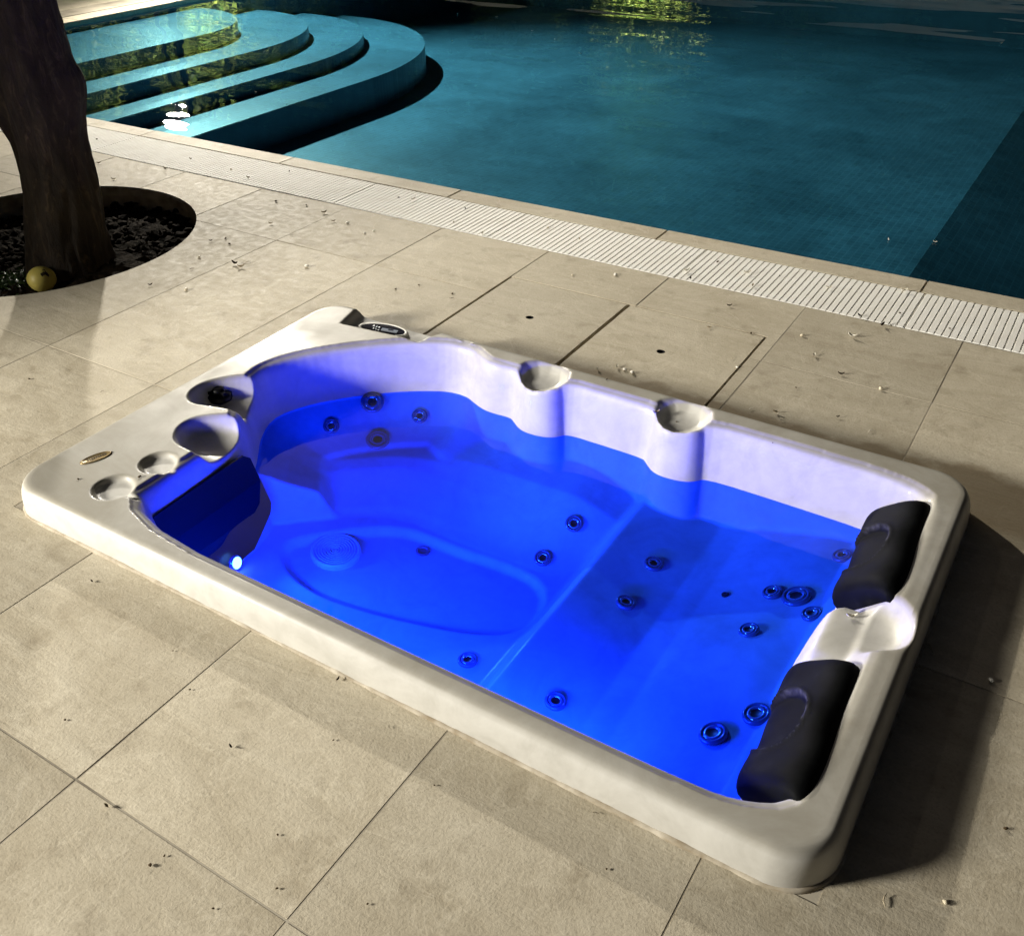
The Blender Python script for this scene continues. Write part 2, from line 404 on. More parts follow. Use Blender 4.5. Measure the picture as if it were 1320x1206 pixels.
# hatch covers
def hatch(x0, x1, y0, y1, hx, hy, label):
    me = tile_mesh('hatch_cover', x1 - x0, y1 - y0, .03, .003)
    cx, cy = (x0 + x1) / 2, (y0 + y1) / 2
    o = top('hatch_cover', me, M['stone'], label, 'hatch cover', 'stone hatch covers behind the hot tub', matrix=Matrix.Translation((cx, cy, .0005)))
    c = cutter('cyl', hx, hy, .0165, 20); c2 = cutter('box', TUB[0] + .012, TUB[1] - .012, TUB[2] + .012, TUB[3] - .012)
    boolean_cut(o, [c, c2]); bpy.data.objects.remove(c); bpy.data.objects.remove(c2)
    bm = bmesh.new(); bm_lathe(bm, [(.0158, .0), (.0158, -.028), (0, -.028)], 20)
    child('finger_hole', bm, M['jet_hole'], o, matrix=Matrix.Translation((hx, hy, -.001)))
h1, h2 = gp(683, 409), gp(852, 453)
hatch(-2.084, -1.524, 2.52, 3.290, h1.x, h1.y, 'square stone hatch cover with finger hole, beside the oval control panel')
hatch(-1.513, -.942, 2.52, 3.290, h2.x, h2.y, 'stained square stone hatch cover with finger hole behind the angular cup holders')
bm = bmesh.new(); bm_box(bm, HATCH[0] - .001, HATCH[1] + .001, TUB[3] - .035, HATCH[3] + .001, -.35, -.024)
bmesh.ops.delete(bm, geom=[f for f in bm.faces if f.calc_center_median().z > -.03], context='FACES')
top('hatch_well', bm, M['jet_hole'], kind='structure')
for c in (CUT_TUB, CUT_PIT, CUT_HATCH): bpy.data.objects.remove(c)

# ------------------------------------------------------------------ pool
bm = bmesh.new()
FZ, DZ, XD = -.80, -1.45, -.90
x0, x1, y0, y1 = POOL
def quad(a, b, c, d): bm.faces.new([bm.verts.new(p) for p in (a, b, c, d)])
quad((x0, y0, FZ), (XD, y0, FZ), (XD, y1, FZ), (x0, y1, FZ)); quad((XD, y0, FZ), (XD + 1.9, y0, DZ), (XD + 1.9, y1, DZ), (XD, y1, FZ)); quad((XD + 1.9, y0, DZ), (x1, y0, DZ), (x1, y1, DZ), (XD + 1.9, y1, DZ))
for xa, xc, zz in ((x0, XD, FZ), (XD, x1, DZ)):
    quad((xa, y0, zz), (xa, y0, -.045), (xc, y0, -.045), (xc, y0, zz)); quad((xa, y1, zz), (xc, y1, zz), (xc, y1, -.045), (xa, y1, -.045))
quad((x0, y0, FZ), (x0, y1, FZ), (x0, y1, -.045), (x0, y0, -.045)); quad((x1, y0, DZ), (x1, y0, -.045), (x1, y1, -.045), (x1, y1, DZ))
pool = top('pool', bm, M['mosaic'], kind='structure')
def step_outline(xe, ye, rx, ry):
    pts = [(x0 - .0, y0 + .0), (xe, y0 + .0)]
    for k in range(25):
        a = math.pi / 2 * k / 24
        pts.append((xe - rx + rx * math.cos(a), ye - ry + ry * math.sin(a)))
    pts.append((x0, ye)); return pts
for xe, ye, z, rx, ry in ((-7.97, 8.1, -.10, 1.15, 1.1), (-7.5, 8.95, -.24, 1.5, 1.7), (-7.08, 9.65, -.375, 1.9, 2.2), (-6.5, 10.35, -.50, 2.4, 2.7)):
    bm = bmesh.new(); bm_prism(bm, [(a + .003 * (a == x0), b + .003 * (b == y0)) for a, b in step_outline(xe, ye, rx, ry)], FZ + .002, z)
    bmesh.ops.bevel(bm, geom=[e for e in bm.edges if all(abs(v.co.z - z) < 1e-5 for v in e.verts)], offset=.012, segments=2, affect='EDGES')
    child('step', bm, M['mosaic'], pool)
bm = bmesh.new(); bmesh.ops.create_grid(bm, x_segments=2, y_segments=2, size=.5)
top('pool_water', bm, M['pool_water'], kind='structure', matrix=Matrix.Translation(((x0 + x1) / 2, (y0 + y1) / 2, WATER_Z)) @ Matrix.Diagonal((x1 - x0 - .004, y1 - y0 - .004, 1, 1)))
# coping stones: near edge, left end, far edge
def coping(x0, x1, y0, y1):
    me_w, me_h = x1 - x0 - .0025, y1 - y0 - .0025
    bm = bmesh.new(); bm_box(bm, -me_w / 2, me_w / 2, -me_h / 2, me_h / 2, -.044, 0)
    bmesh.ops.bevel(bm, geom=[e for e in bm.edges if all(v.co.z > -1e-4 for v in e.verts)], offset=.004, segments=2, affect='EDGES')
    child('coping_stone', bm, M['stone'], pool, matrix=Matrix.Translation(((x0 + x1) / 2, (y0 + y1) / 2, random.uniform(-.001, .001))))
x = -.53 + 1.2 * 3
while x > POOL[0] - 1.0:
    coping(x - 1.2, x, 4.003, POOL[2] + .008); x -= 1.2
for k in range(8): coping(POOL[0] - .28, POOL[0] + .006, POOL[2] + .01 + 1.21 * k, POOL[2] + .01 + 1.21 * (k + 1))
for k in range(9): coping(POOL[0] + 1.2 * k, POOL[0] + 1.2 * (k + 1), POOL[3], POOL[3] + .3)

# overflow grate along the near edge
grate = root('overflow_grate', (-3.6, 3.81, 0), 'long white perforated plastic overflow grate between pool coping and paving', 'drain grate')
def grate_module(L=.96, y0=3.632, y1=3.997):
    bm = bmesh.new(); p = .0274; nb = int(round(L / p))
    def bar(xa, xb, ya, yb, za, zb, c):
        lo = [(xa, ya, za), (xb, ya, za), (xb, yb, za), (xa, yb, za)]; hi = [(xa + c, ya + c, zb), (xb - c, ya + c, zb), (xb - c, yb - c, zb), (xa + c, yb - c, zb)]
        v = [bm.verts.new(q) for q in lo + hi]
        for f in ((4, 5, 6, 7), (0, 1, 5, 4), (1, 2, 6, 5), (2, 3, 7, 6), (3, 0, 4, 7)): bm.faces.new([v[i] for i in f])
    for i in range(nb): bar(i * p + .0012, i * p + p - .0028, y0, y1, -.03, .001, .002)
    ny = 22; q = (y1 - y0) / ny
    for j in range(ny): bar(0, L, y0 + j * q + .0028, y0 + (j + 1) * q - .0028, -.028, -.0008, .0004)
    me = bpy.data.meshes.new('grate_module'); bm.to_mesh(me); bm.free(); me.materials.append(M['grate']); return me
gm = grate_module()
for k in range(13): child('grate_module', gm, None, grate, matrix=Matrix.Translation((1.42 - .963 * (k + 1), 0, random.uniform(-.0008, .0008))))
bm = bmesh.new(); bm_box(bm, -12, 3, 3.63, 4.0, -.12, -.08)
child('channel', bm, M['jet_hole'], grate)

# ------------------------------------------------------------------ hot tub shell: one moulded surface
STEP = .004
gx = np.arange(TUB[0] - .012, TUB[1] + .013, STEP); gy = np.arange(TUB[2] - .012, TUB[3] + .013, STEP)
X, Y = np.meshgrid(gx, gy)
def sdf_poly(pts):
    P = np.array(pts, float); d = np.full(X.shape, 1e9); s = np.ones(X.shape)
    for i in range(len(P)):
        a, b = P[i], P[i - 1]; ex, ey = b - a; wx, wy = X - a[0], Y - a[1]
        t = np.clip((wx * ex + wy * ey) / (ex * ex + ey * ey + 1e-12), 0, 1)
        d = np.minimum(d, (wx - ex * t) ** 2 + (wy - ey * t) ** 2)
        c1 = Y >= a[1]; c2 = Y < b[1]; c3 = ex * wy > ey * wx
        s = np.where((c1 & c2 & c3) | (~c1 & ~c2 & ~c3), -s, s)
    return s * np.sqrt(d)
def chaikin(p, n=3):
    p = [np.array(q, float) for q in p]
    for _ in range(n):
        o = []
        for a, b in zip(p, p[1:] + p[:1]): o += [a * .75 + b * .25, a * .25 + b * .75]
        p = o
    return p
def sbox(x0, x1, y0, y1, r):
    qx = np.abs(X - (x0 + x1) / 2) - (x1 - x0) / 2 + r; qy = np.abs(Y - (y0 + y1) / 2) - (y1 - y0) / 2 + r
    return np.hypot(np.maximum(qx, 0), np.maximum(qy, 0)) + np.minimum(np.maximum(qx, qy), 0) - r
def circ(cx, cy, r): return np.hypot(X - cx, Y - cy) - r
def caps(ax, ay, bx, by, r):
    wx, wy = X - ax, Y - ay; ex, ey = bx - ax, by - ay
    t = np.clip((wx * ex + wy * ey) / (ex * ex + ey * ey), 0, 1); return np.hypot(wx - ex * t, wy - ey * t) - r
def sp(d, w): return .5 * (d + np.sqrt(d * d + w * w))
def smax(a, b, k): h = np.clip(.5 + .5 * (a - b) / k, 0, 1); return b + (a - b) * h + k * h * (1 - h)
def smin(a, b, k): return -smax(-a, -b, k)
def sstep(x, a, b): t = np.clip((x - a) / (b - a), 0, 1); return t * t * (3 - 2 * t)

RIM, ROLL = .092, .042
def shell_height():
    d_in = -sbox(*TUB, .125)
    t = np.clip(d_in / ROLL, 0, 1)
    Z_out = -.03 + (RIM + .03) * (1 - (1 - t) ** 3.0) ** (1 / 3.0)
    OPEN = chaikin([(-2.085, 1.21), (-1.2, 1.208), (-.40, 1.208), (-.27, 1.215), (-.17, 1.27), (-.146, 1.45), (-.146, 1.9), (-.146, 2.32), (-.165, 2.40), (-.26, 2.452), (-.55, 2.46),
            (-.835, 2.462), (-.865, 2.415), (-.905, 2.402), (-.965, 2.40), (-1.005, 2.435), (-1.03, 2.464), (-1.2, 2.466), (-1.345, 2.466), (-1.375, 2.418), (-1.415, 2.404), (-1.475, 2.404), (-1.52, 2.438), (-1.55, 2.46),
            (-1.65, 2.452), (-1.70, 2.47), (-1.765, 2.508), (-1.86, 2.505), (-1.96, 2.452), (-2.06, 2.38), (-2.19, 2.255), (-2.285, 2.12), (-2.318, 2.0), (-2.26, 1.87), (-2.16, 1.755), (-2.095, 1.66), (-2.085, 1.45)], 2)
    D = -sdf_poly(OPEN)
    wall = RIM - 8.5 * sp(D - .003, .010)
    base_floor = -.315 - .05 * sstep(X, -2.05, -1.45) - .028 * (1 - sstep(sdf_poly(chaikin([(-2.0, 1.66), (-1.9, 1.80), (-1.72, 1.985), (-1.5, 2.0), (-1.22, 2.02), (-1.12, 1.95), (-1.10, 1.80), (-1.2, 1.70), (-1.5, 1.62), (-1.8, 1.55)], 3)), -.014, .008))
    seat_x = np.interp(X, [-1.02, -.90, -.74, -.66, -.335, -.295, -.15], [-.212, -.226, -.245, -.236, -.150, -.105, .088])
    dish = -.016 * np.exp(-((X + .84) / .16) ** 2) * (np.exp(-((Y - 2.0) / .2) ** 2) + np.exp(-((Y - 1.45) / .2) ** 2)) - .012 * sstep(X, -.75, -.6) * (1 - sstep(X, -.42, -.3)) * np.cos((Y - 1.465) * 2 * math.pi / .62)
    edge = -1.02 + 0 * Y
    seat_r = base_floor * (1 - sstep(X, edge - .085, edge + .03)) + (seat_x + dish) * sstep(X, edge - .085, edge + .03)
    P1 = chaikin([(-2.5, 1.60), (-2.13, 1.69), (-1.976, 1.835), (-1.86, 1.93), (-1.743, 2.015), (-1.60, 2.03), (-1.3, 2.04), (-1.0, 2.05), (-.6, 2.12), (.2, 2.12), (.2, 2.8), (-2.6, 2.8)], 3)
    d1 = -sdf_poly(P1)
    corner = np.interp(d1, [-.05, 0, .035, .15, .2, .5], [-.5, -.37, -.32, -.232, -.216, -.20])
    bank = np.interp(d1, [-.05, 0, .07, .24, .5], [-.5, -.385, -.335, -.215, -.165]) - .12 * sstep(X, -1.25, -.85)
    mixx = sstep(X, -1.85, -1.35); corner = corner * (1 - mixx) + bank * mixx
    back_c = np.where(d1 > 0, np.interp(D, [.0, .03, .12, .22, .3], [-.09, -.105, -.165, -.215, -.4]), -.6) - .3 * sstep(X, -1.75, -1.5)
    B = smax(smax(seat_r, corner, .05), back_c, .05)
    B = smax(B, -.6 + 0 * B, .01)
    Z = smax(B, wall, .028)
    Z = np.where(D < -.03, RIM, Z)
    Z = smin(Z, np.where(D < .0, RIM, Z), .001)
    # rim features
    def carve(Z, s, floor, slope, w=.012, k=.01): return smin(Z, floor + slope * sp(s, w), k)
    N1 = chaikin([(-2.385, 1.75), (-2.408, 1.80), (-2.398, 1.86), (-2.345, 1.925), (-2.27, 1.985), (-2.10, 2.0), (-2.10, 1.80), (-2.19, 1.772), (-2.28, 1.748), (-2.34, 1.73)], 2)
    N2 = chaikin([(-2.235, 1.555), (-2.268, 1.61), (-2.258, 1.668), (-2.20, 1.718), (-2.15, 1.747), (-2.0, 1.77), (-1.98, 1.55), (-2.05, 1.53), (-2.12, 1.528), (-2.19, 1.532)], 2)
    Z = carve(Z, sdf_poly(N1) + .012, .012, 3.4, .02); Z = carve(Z, sdf_poly(N2) + .012, .026, 3.0, .02)
    for cx in (-1.452, -.938):
        hexa = chaikin([(cx + .092 * math.cos(a) * 1.05, 2.475 + .092 * math.sin(a)) for a in [R(20 + 60 * k) for k in range(6)]], 1)
        Z = carve(Z, sdf_poly(hexa) + .02, .040 + .05 * (Y - 2.475), 1.5, .02)
    for cx, cy, r in ((-2.160, 1.425, .054), (-2.172, 1.272, .058)):
        Z = carve(Z, circ(cx, cy, r - .004), .074, 2.6, .005, .005); Z = carve(Z, caps(cx + .02, cy - .005, cx + .10, cy + .006, .005), .073, 2.6, .004, .005)
    NR = chaikin([(-.30, 1.75), (-.275, 1.86), (-.195, 1.955), (-.13, 1.935), (-.092, 1.87), (-.09, 1.80), (-.145, 1.755), (-.222, 1.712), (-.29, 1.70)], 2)
    sNR = sdf_poly(NR); plate = .036 - .03 * (X + .2)
    Z = np.where(sNR < .03, smax(Z, np.minimum(plate - 3.5 * sp(-(X + .285), .01), RIM) - 1.6 * sp(np.abs(Y - 1.83) - .10, .02), .015), Z)
    Z = carve(Z, sNR + .018, plate, 1.6, .02)
    notch = np.maximum(np.maximum(-2.305 - X + .25 * (2.5 - Y), X + 1.985 - .5 * (Y - 2.46)), 2.458 + .10 * (X + 2.15) - Y)
    Z = carve(Z, notch, .048, 2.4, .012)
    Z = np.minimum(Z, Z_out)
    return Z, d_in
Z, d_in = shell_height()
for it in range(8):
    Zp = np.pad(Z, 1, mode='edge'); Zs = (Zp[:-2, 1:-1] + Zp[2:, 1:-1] + Zp[1:-1, :-2] + Zp[1:-1, 2:] + 4 * Z) / 8
    Z = np.where((d_in > .02) & ((it < 2) | (Z < -.13)), Zs, Z)
def height(x, y):
    fx, fy = (x - gx[0]) / STEP, (y - gy[0]) / STEP
    i, j = int(np.clip(fx, 0, len(gx) - 2)), int(np.clip(fy, 0, len(gy) - 2)); u, v = fx - i, fy - j
    return (Z[j, i] * (1 - u) + Z[j, i + 1] * u) * (1 - v) + (Z[j + 1, i] * (1 - u) + Z[j + 1, i + 1] * u) * v
def on_shell(x, y):
    """where the sight line through a pixel meets the moulded shell, and the shell's normal there"""
    d = px_dir(x, y); t = (RIM + .002 - CAM_H) / d.z
    while True:
        p = Vector((0, 0, CAM_H)) + d * t
        if p.z <= height(p.x, p.y): break
        t += .002
    e = .012
    nrm = Vector((height(p.x - e, p.y) - height(p.x + e, p.y), height(p.x, p.y - e) - height(p.x, p.y + e), 2 * e)).normalized()
    return p, nrm
ny_, nx_ = X.shape
co = np.stack([X, Y, Z], -1).reshape(-1, 3)
idx = np.arange(ny_ * nx_).reshape(ny_, nx_)
q = np.stack([idx[:-1, :-1], idx[:-1, 1:], idx[1:, 1:], idx[1:, :-1]], -1).reshape(-1, 4)
keep = (d_in.reshape(-1)[q].max(1) > ROLL); q = q[keep]
used = np.unique(q); remap = np.full(ny_ * nx_, -1); remap[used] = np.arange(len(used)); q = remap[q]; co = co[used]
# draw the outermost grid points in to the start of the rolled edge, then loft the edge itself along the outline
dk = d_in.reshape(-1)[used]; gyy, gxx = np.gradient(d_in, STEP); gxx, gyy = gxx.reshape(-1)[used], gyy.reshape(-1)[used]
mv = np.where(dk < ROLL, ROLL - dk, 0); co[:, 0] += gxx * mv; co[:, 1] += gyy * mv
ths = np.linspace(0, math.pi / 2, 15); dd = ROLL * (1 - np.cos(ths) ** (2 / 3)); dd[-1] = ROLL
nc, path_x, path_y = 28, [], []
for d_ in dd:
    xs_, ys_ = [], []; r_ = .125 - d_
    cs = [((TUB[1] - .125), (TUB[3] - .125), 0), ((TUB[0] + .125), (TUB[3] - .125), 90), ((TUB[0] + .125), (TUB[2] + .125), 180), ((TUB[1] - .125), (TUB[2] + .125), 270)]
    for c_i, (ccx, ccy, a0) in enumerate(cs):
        aa = np.radians(a0 + np.linspace(0, 90, nc)); px_, py_ = ccx + r_ * np.cos(aa), ccy + r_ * np.sin(aa)
        nxt = cs[(c_i + 1) % 4]; ex_, ey_ = nxt[0] + r_ * math.cos(aa[-1]), nxt[1] + r_ * math.sin(aa[-1]); ns = int(math.hypot(ex_ - px_[-1], ey_ - py_[-1]) / .008) if True else 0
        tt = np.linspace(0, 1, [320, 150, 320, 150][c_i])[1:-1]
        xs_ += list(px_) + list(px_[-1] + (ex_ - px_[-1]) * tt); ys_ += list(py_) + list(py_[-1] + (ey_ - py_[-1]) * tt)
    path_x.append(xs_); path_y.append(ys_)
GX_, GY_ = X, Y; X, Y = np.array(path_x), np.array(path_y)
ZL, _ = shell_height(); X, Y = GX_, GY_
lco = np.stack([np.array(path_x), np.array(path_y), ZL], -1); nr_, nl_ = ZL.shape
lid = np.arange(nr_ * nl_).reshape(nr_, nl_) + len(co); ln = np.roll(lid, -1, 1)
lq = np.stack([lid[:-1], ln[:-1], ln[1:], lid[1:]], -1).reshape(-1, 4)
co = np.concatenate([co, lco.reshape(-1, 3)]); q = np.concatenate([q, lq])
me = bpy.data.meshes.new('shell'); me.vertices.add(len(co)); me.vertices.foreach_set('co', co.ravel())
me.loops.add(q.size); me.loops.foreach_set('vertex_index', q.ravel().astype(np.int32))
me.polygons.add(len(q)); me.polygons.foreach_set('loop_start', np.arange(0, q.size, 4, dtype=np.int32)); me.polygons.foreach_set('loop_total', np.full(len(q), 4, dtype=np.int32))
me.update(); me.validate()
tub = root('hot_tub', ((TUB[0] + TUB[1]) / 2, (TUB[2] + TUB[3]) / 2, 0), 'sunken rectangular white acrylic hot tub glowing blue, set into the stone deck', 'hot tub')
child('shell', me, M['acrylic'], tub, smooth=True)
WZ = -.10
bm = bmesh.new(); bmesh.ops.create_grid(bm, x_segments=2, y_segments=2, size=.5)
top('spa_water', bm, M['spa_water'], kind='structure', matrix=Matrix.Translation(((TUB[0] + TUB[1]) / 2, (TUB[2] + TUB[3]) / 2, WZ)) @ Matrix.Diagonal((2.30, 1.36, 1, 1)))

# sealant bead round the foot
bm = bmesh.new(); pts = []; rad = []
cx, cy = (TUB[0] + TUB[1]) / 2, (TUB[2] + TUB[3]) / 2; hx, hy, rr = (TUB[1] - TUB[0]) / 2 - .002, (TUB[3] - TUB[2]) / 2 - .002, .124
path = []
for sx_, sy_, a0 in ((1, 1, 0), (-1, 1, 90), (-1, -1, 180), (1, -1, 270)):
    for k in range(9):
        a = R(a0 + 90 * k / 8); path.append((cx + sx_ * (hx - rr) + rr * math.cos(a), cy + sy_ * (hy - rr) + rr * math.sin(a)))
dense = []
for a, b in zip(path, path[1:] + path[:1]):
    n = max(1, int(math.dist(a, b) / .012))
    dense += [(a[0] + (b[0] - a[0]) * k / n, a[1] + (b[1] - a[1]) * k / n) for k in range(n)]
ph = 0
for i, (x, y) in enumerate(dense):
    ph = .85 * ph + random.gauss(0, .0007)
    pts.append((x, y, -.002)); rad.append(max(.004, .0085 + ph))
bm_tube(bm, pts + pts[:1], rad + rad[:1], 7)
child('sealant_bead', bm, M['sealant'], tub, smooth=True)

# jets
def jet_mesh(r):
    bm = bmesh.new()
    bm_lathe(bm, [(r * 1.0, -.002), (r * 1.02, .002), (r * .97, .006), (r * .86, .0085), (r * .76, .008), (r * .70, .004)], 28)
    me = bpy.data.meshes.new('jet'); bm.to_mesh(me); bm.free(); me.materials.append(M['jet_plastic'])
    b2 = bmesh.new()
    bm_lathe(b2, [(r * .71, .003), (r * .62, .0075), (r * .50, .0085), (r * .40, .004)], 24)
    m2 = bpy.data.meshes.new('nozzle'); b2.to_mesh(m2); b2.free(); m2.materials.append(M['jet_chrome'])
    b3 = bmesh.new(); bm_lathe(b3, [(r * .42, .0045), (r * .20, .0025), (0, .002)], 20)
    m3 = bpy.data.meshes.new('orifice'); b3.to_mesh(m3); b3.free(); m3.materials.append(M['jet_hole'])
    for m in (me, m2, m3): m.polygons.foreach_set('use_smooth', [True] * len(m.polygons))
    return me, m2, m3
JM = {r: jet_mesh(r) for r in (.024, .029, .036, .042)}
for x, y, r in [(480, 519, .042), (427, 550, .029), (541, 537, .029), (487, 568, .042), (740, 675, .029), (700, 720, .029), (842, 728, .029), (806, 778, .029),
                (603, 852, .029), (716, 905, .029), (996, 765, .029), (1027, 770, .042), (1047, 793, .029), (966, 814, .029), (1086, 718, .029), (976, 922, .036), (920, 947, .036)]:
    p, nn = on_shell(x, y)
    if p.x > -.62: nn = Vector((-.34, -.06, .94)).normalized()
    m = Matrix.Translation(p + nn * .004) @ nn.to_track_quat('Z', 'Y').to_matrix().to_4x4()
    a, b, c = JM[r]
    j = child('jet', a, None, tub, matrix=m); child('nozzle', b, None, j, matrix=m); child('orifice', c, None, j, matrix=m)
def disc_part(name, x, y, prof, mat, n=40):
    p, nn = on_shell(x, y); bm = bmesh.new(); bm_lathe(bm, prof, n)
    return child(name, bm, mat, tub, smooth=False, matrix=Matrix.Translation(p + nn * .002) @ nn.to_track_quat('Z', 'Y').to_matrix().to_4x4())
prof = [(.083, -.004), (.083, .012), (.078, .018)]
for k in range(8):
    r = .073 - k * .009; prof += [(r, .018), (r - .0015, .0125), (r - .006, .0125), (r - .0075, .018)]
prof += [(0, .018)]
disc_part('suction_cover', 433, 713, prof, M['white_plastic'], 48)
disc_part('drain', 545, 711, [(.024, -.002), (.024, .003), (.017, .005), (.015, .001), (0, .001)], M['jet_plastic'], 24)
disc_part('air_valve', 935, 767, [(.011, -.002), (.011, .003), (.006, .004), (0, .002)], M['jet_hole'], 18)

# skimmer door in the left wall with the lamp at its foot
def on_plane_x(x, y, xx):
    d = px_dir(x, y); t = xx / d.x; return Vector((xx, d.y * t, CAM_H + d.z * t))
def skim(name, mat, pts, xoff, th=.004):
    bm = bmesh.new(); f = []
    for s in (0, th): f.append([bm.verts.new((-2.058 + .11 * -pz + xoff + s, py, pz)) for py, pz in pts])
    bm.faces.new(f[1]); n = len(pts)
    for i in range(n): bm.faces.new((f[0][i], f[0][(i + 1) % n], f[1][(i + 1) % n], f[1][i]))
    bmesh.ops.recalc_face_normals(bm, faces=bm.faces[:])
    return child(name, bm, mat, tub)
skim('skimmer_door', M['dark_plastic'], [(1.225, .005), (1.66, .012), (1.685, -.01), (1.715, -.20), (1.70, -.232), (1.60, -.31), (1.225, -.33)], -.0105)
ledp = Vector((-2.015, 1.50, -.288))
bm = bmesh.new(); bm_lathe(bm, [(.026, 0), (.026, .008), (.020, .011)], 20)
mled = Matrix.Translation(ledp) @ Vector((1, .1, .25)).to_track_quat('Z', 'Y').to_matrix().to_4x4()
lo = child('underwater_lamp', bm, M['jet_chrome'], tub, smooth=True, matrix=mled)
bm = bmesh.new(); bm_lathe(bm, [(.020, .010), (.012, .016), (0, .018)], 20); child('lens', bm, M['led'], lo, smooth=True, matrix=mled)
l = bpy.data.lights.new('led_beam', 'SPOT'); l.energy = LED_W; l.color = BLUE; l.spot_size = R(112); l.spot_blend = .6; l.shadow_soft_size = .025
lob = bpy.data.objects.new('led_beam', l); COL.objects.link(lob); lob.location = ledp + Vector((.05, .012, .05)); lob.rotation_euler = Vector((-1, -.30, -.34)).to_track_quat('Z', 'Y').to_euler()
# added fill strip, unseen under the near rim, to even out the blue glow
bm = bmesh.new(); bm_box(bm, -1.95, -.62, 1.236, 1.246, -.138, -.116); stp = child('fill_light_strip', bm, M['jet_chrome'], tub)
bm = bmesh.new(); bm_box(bm, -1.94, -.63, 1.2465, 1.2495, -.135, -.119); child('lens', bm, M['fill_strip'], stp)
l = bpy.data.lights.new('strip_fill', 'AREA'); l.shape = 'RECTANGLE'; l.size = 1.3; l.size_y = .03; l.energy = STRIP_W; l.color = BLUE
lob = bpy.data.objects.new('strip_fill', l); COL.objects.link(lob); lob.location = (-1.285, 1.253, -.127); lob.rotation_euler = Vector((0, -1, .12)).to_track_quat('Z', 'Y').to_euler()

# headrests
def headrest(yc, L, flip):
    W = .212; nu, nv = 64, 30; bm = bmesh.new(); g = []; dust = []
    ax_v = Vector((-.66, 0, -.66)).normalized(); nrm = Vector((-.70, 0, .70)).normalized(); org = Vector((-.227, yc, .016))
    for i in range(nu + 1):
        u = -1 + 2 * i / nu; row = []
        end = max(0., 1 - abs(u) ** 7) ** .42
        shift = .007 * math.sin(u * 2.6)
        for j in range(nv + 1):
            v = -1 + 2 * j / nv
            wv = (W / 2) * (1 - .10 * math.cos(u * math.pi) * 0) * (.80 + .20 * end)
            prof = max(0., 1 - abs(v) ** 3.2) ** .5
            th = .044 * prof * end * (1 + .10 * math.cos(u * 2.2 * math.pi))
            # scooped neck rest, opening towards the water side
            e = ((u + .06 * v + .02) / .44) ** 2 + ((v - .36) / .80) ** 2
            th -= .017 * (1 / (1 + math.exp(min((e - 1) * 20, 60)))) * (.4 + .6 * prof)
            th += .005 * math.exp(-((e - 1.15) / .12) ** 2) * prof
            dust.append(math.exp(-((e - 1.06) / .07) ** 2) * (1 if v < .55 else .3) * (1 if u > -.1 else .6))
            skew = .10 * v * L / 2 * 0
            row.append(bm.verts.new(org + Vector((0, 1, 0)) * (u * L / 2 + .028 * v) + ax_v * (v * wv + shift) + nrm * max(th, -.01)))
        g.append(row)
    for i in range(nu):
        for j in range(nv): bm.faces.new((g[i][j], g[i][j + 1], g[i + 1][j + 1], g[i + 1][j]))
    # flat back
    rim = [g[i][0] for i in range(nu + 1)] + [g[nu][j] for j in range(1, nv + 1)] + [g[i][nv] for i in range(nu - 1, -1, -1)] + [g[0][j] for j in range(nv - 1, 0, -1)]
    back = [bm.verts.new(v.co - nrm * .03) for v in rim]; n = len(rim)
    for i in range(n): bm.faces.new((rim[i], rim[(i + 1) % n], back[(i + 1) % n], back[i]))
    bmesh.ops.recalc_face_normals(bm, faces=bm.faces[:])
    ho = child('headrest', bm, M['black_foam'], tub, smooth=True)
    at = ho.data.attributes.new('dust', 'FLOAT', 'POINT'); vals = dust + [0.0] * (len(ho.data.vertices) - len(dust)); at.data.foreach_set('value', vals)
    return ho
headrest(2.195, .45, 1); headrest(1.500, .43, 1)

# control panel in its notch
pc = gp(494, 425, .058); pdir = gp(527, 431, .058) - gp(461, 420, .058); ang = math.atan2(pdir.y, pdir.x)
mp = Matrix.Translation((pc.x, pc.y, .052)) @ Matrix.Rotation(ang, 4, 'Z') @ Matrix.Rotation(R(12), 4, 'X')
a, b = .106, .036
bm = bmesh.new(); bm_lathe(bm, [(1, -.006), (1, .006), (.97, .010), (.90, .011), (.86, .008)], 40, Matrix.Diagonal((a, b, 1, 1)))
cp = child('control_panel', bm, M['white_plastic'], tub, smooth=True, matrix=mp)
bm = bmesh.new(); bm_lathe(bm, [(.865, .0085), (.4, .0095), (0, .0095)], 40, Matrix.Diagonal((a, b, 1, 1))); child('display', bm, M['display'], cp, matrix=mp)
bm = bmesh.new(); bm_box(bm, -.005, .062, -.010, .006, .0095, .0108); st = child('label_strip', bm, M['display_strip'], cp, matrix=mp)
bm = bmesh.new(); bm_box(bm, .022, .044, -.001, .0045, .0105, .0112); child('slot', bm, M['display'], cp, matrix=mp)
for bx_, by_ in ((-.042, .010), (-.030, .008), (-.018, .006), (-.038, -.004), (-.026, -.006), (-.014, -.008)):
    bm = bmesh.new(); bm_lathe(bm, [(.0036, .009), (.0036, .0108), (0, .0115)], 12, Matrix.Translation((bx_, by_, 0))); child('button', bm, M['button'], cp, matrix=mp)
# oval brass badge
bc = gp(124, 590, RIM); bd = gp(143, 583, RIM) - gp(105, 597, RIM)
mb = Matrix.Translation((bc.x, bc.y, RIM - .001)) @ Matrix.Rotation(math.atan2(bd.y, bd.x), 4, 'Z')
bm = bmesh.new(); bm_lathe(bm, [(1, 0), (1, .003), (.9, .0042), (.86, .003), (0, .003)], 32, Matrix.Diagonal((.048, .020, 1, 1)))
bdg = child('badge', bm, M['brass'], tub, smooth=True, matrix=mb)
bm = bmesh.new()
for k in range(9):
    x = -.026 + k * .0065; bm_box(bm, x, x + .0034, -.0035 + .001 * math.sin(k * 2.1), .004, .003, .0042)
child('raised_lettering', bm, M['lemon_spot'], bdg, matrix=mb)
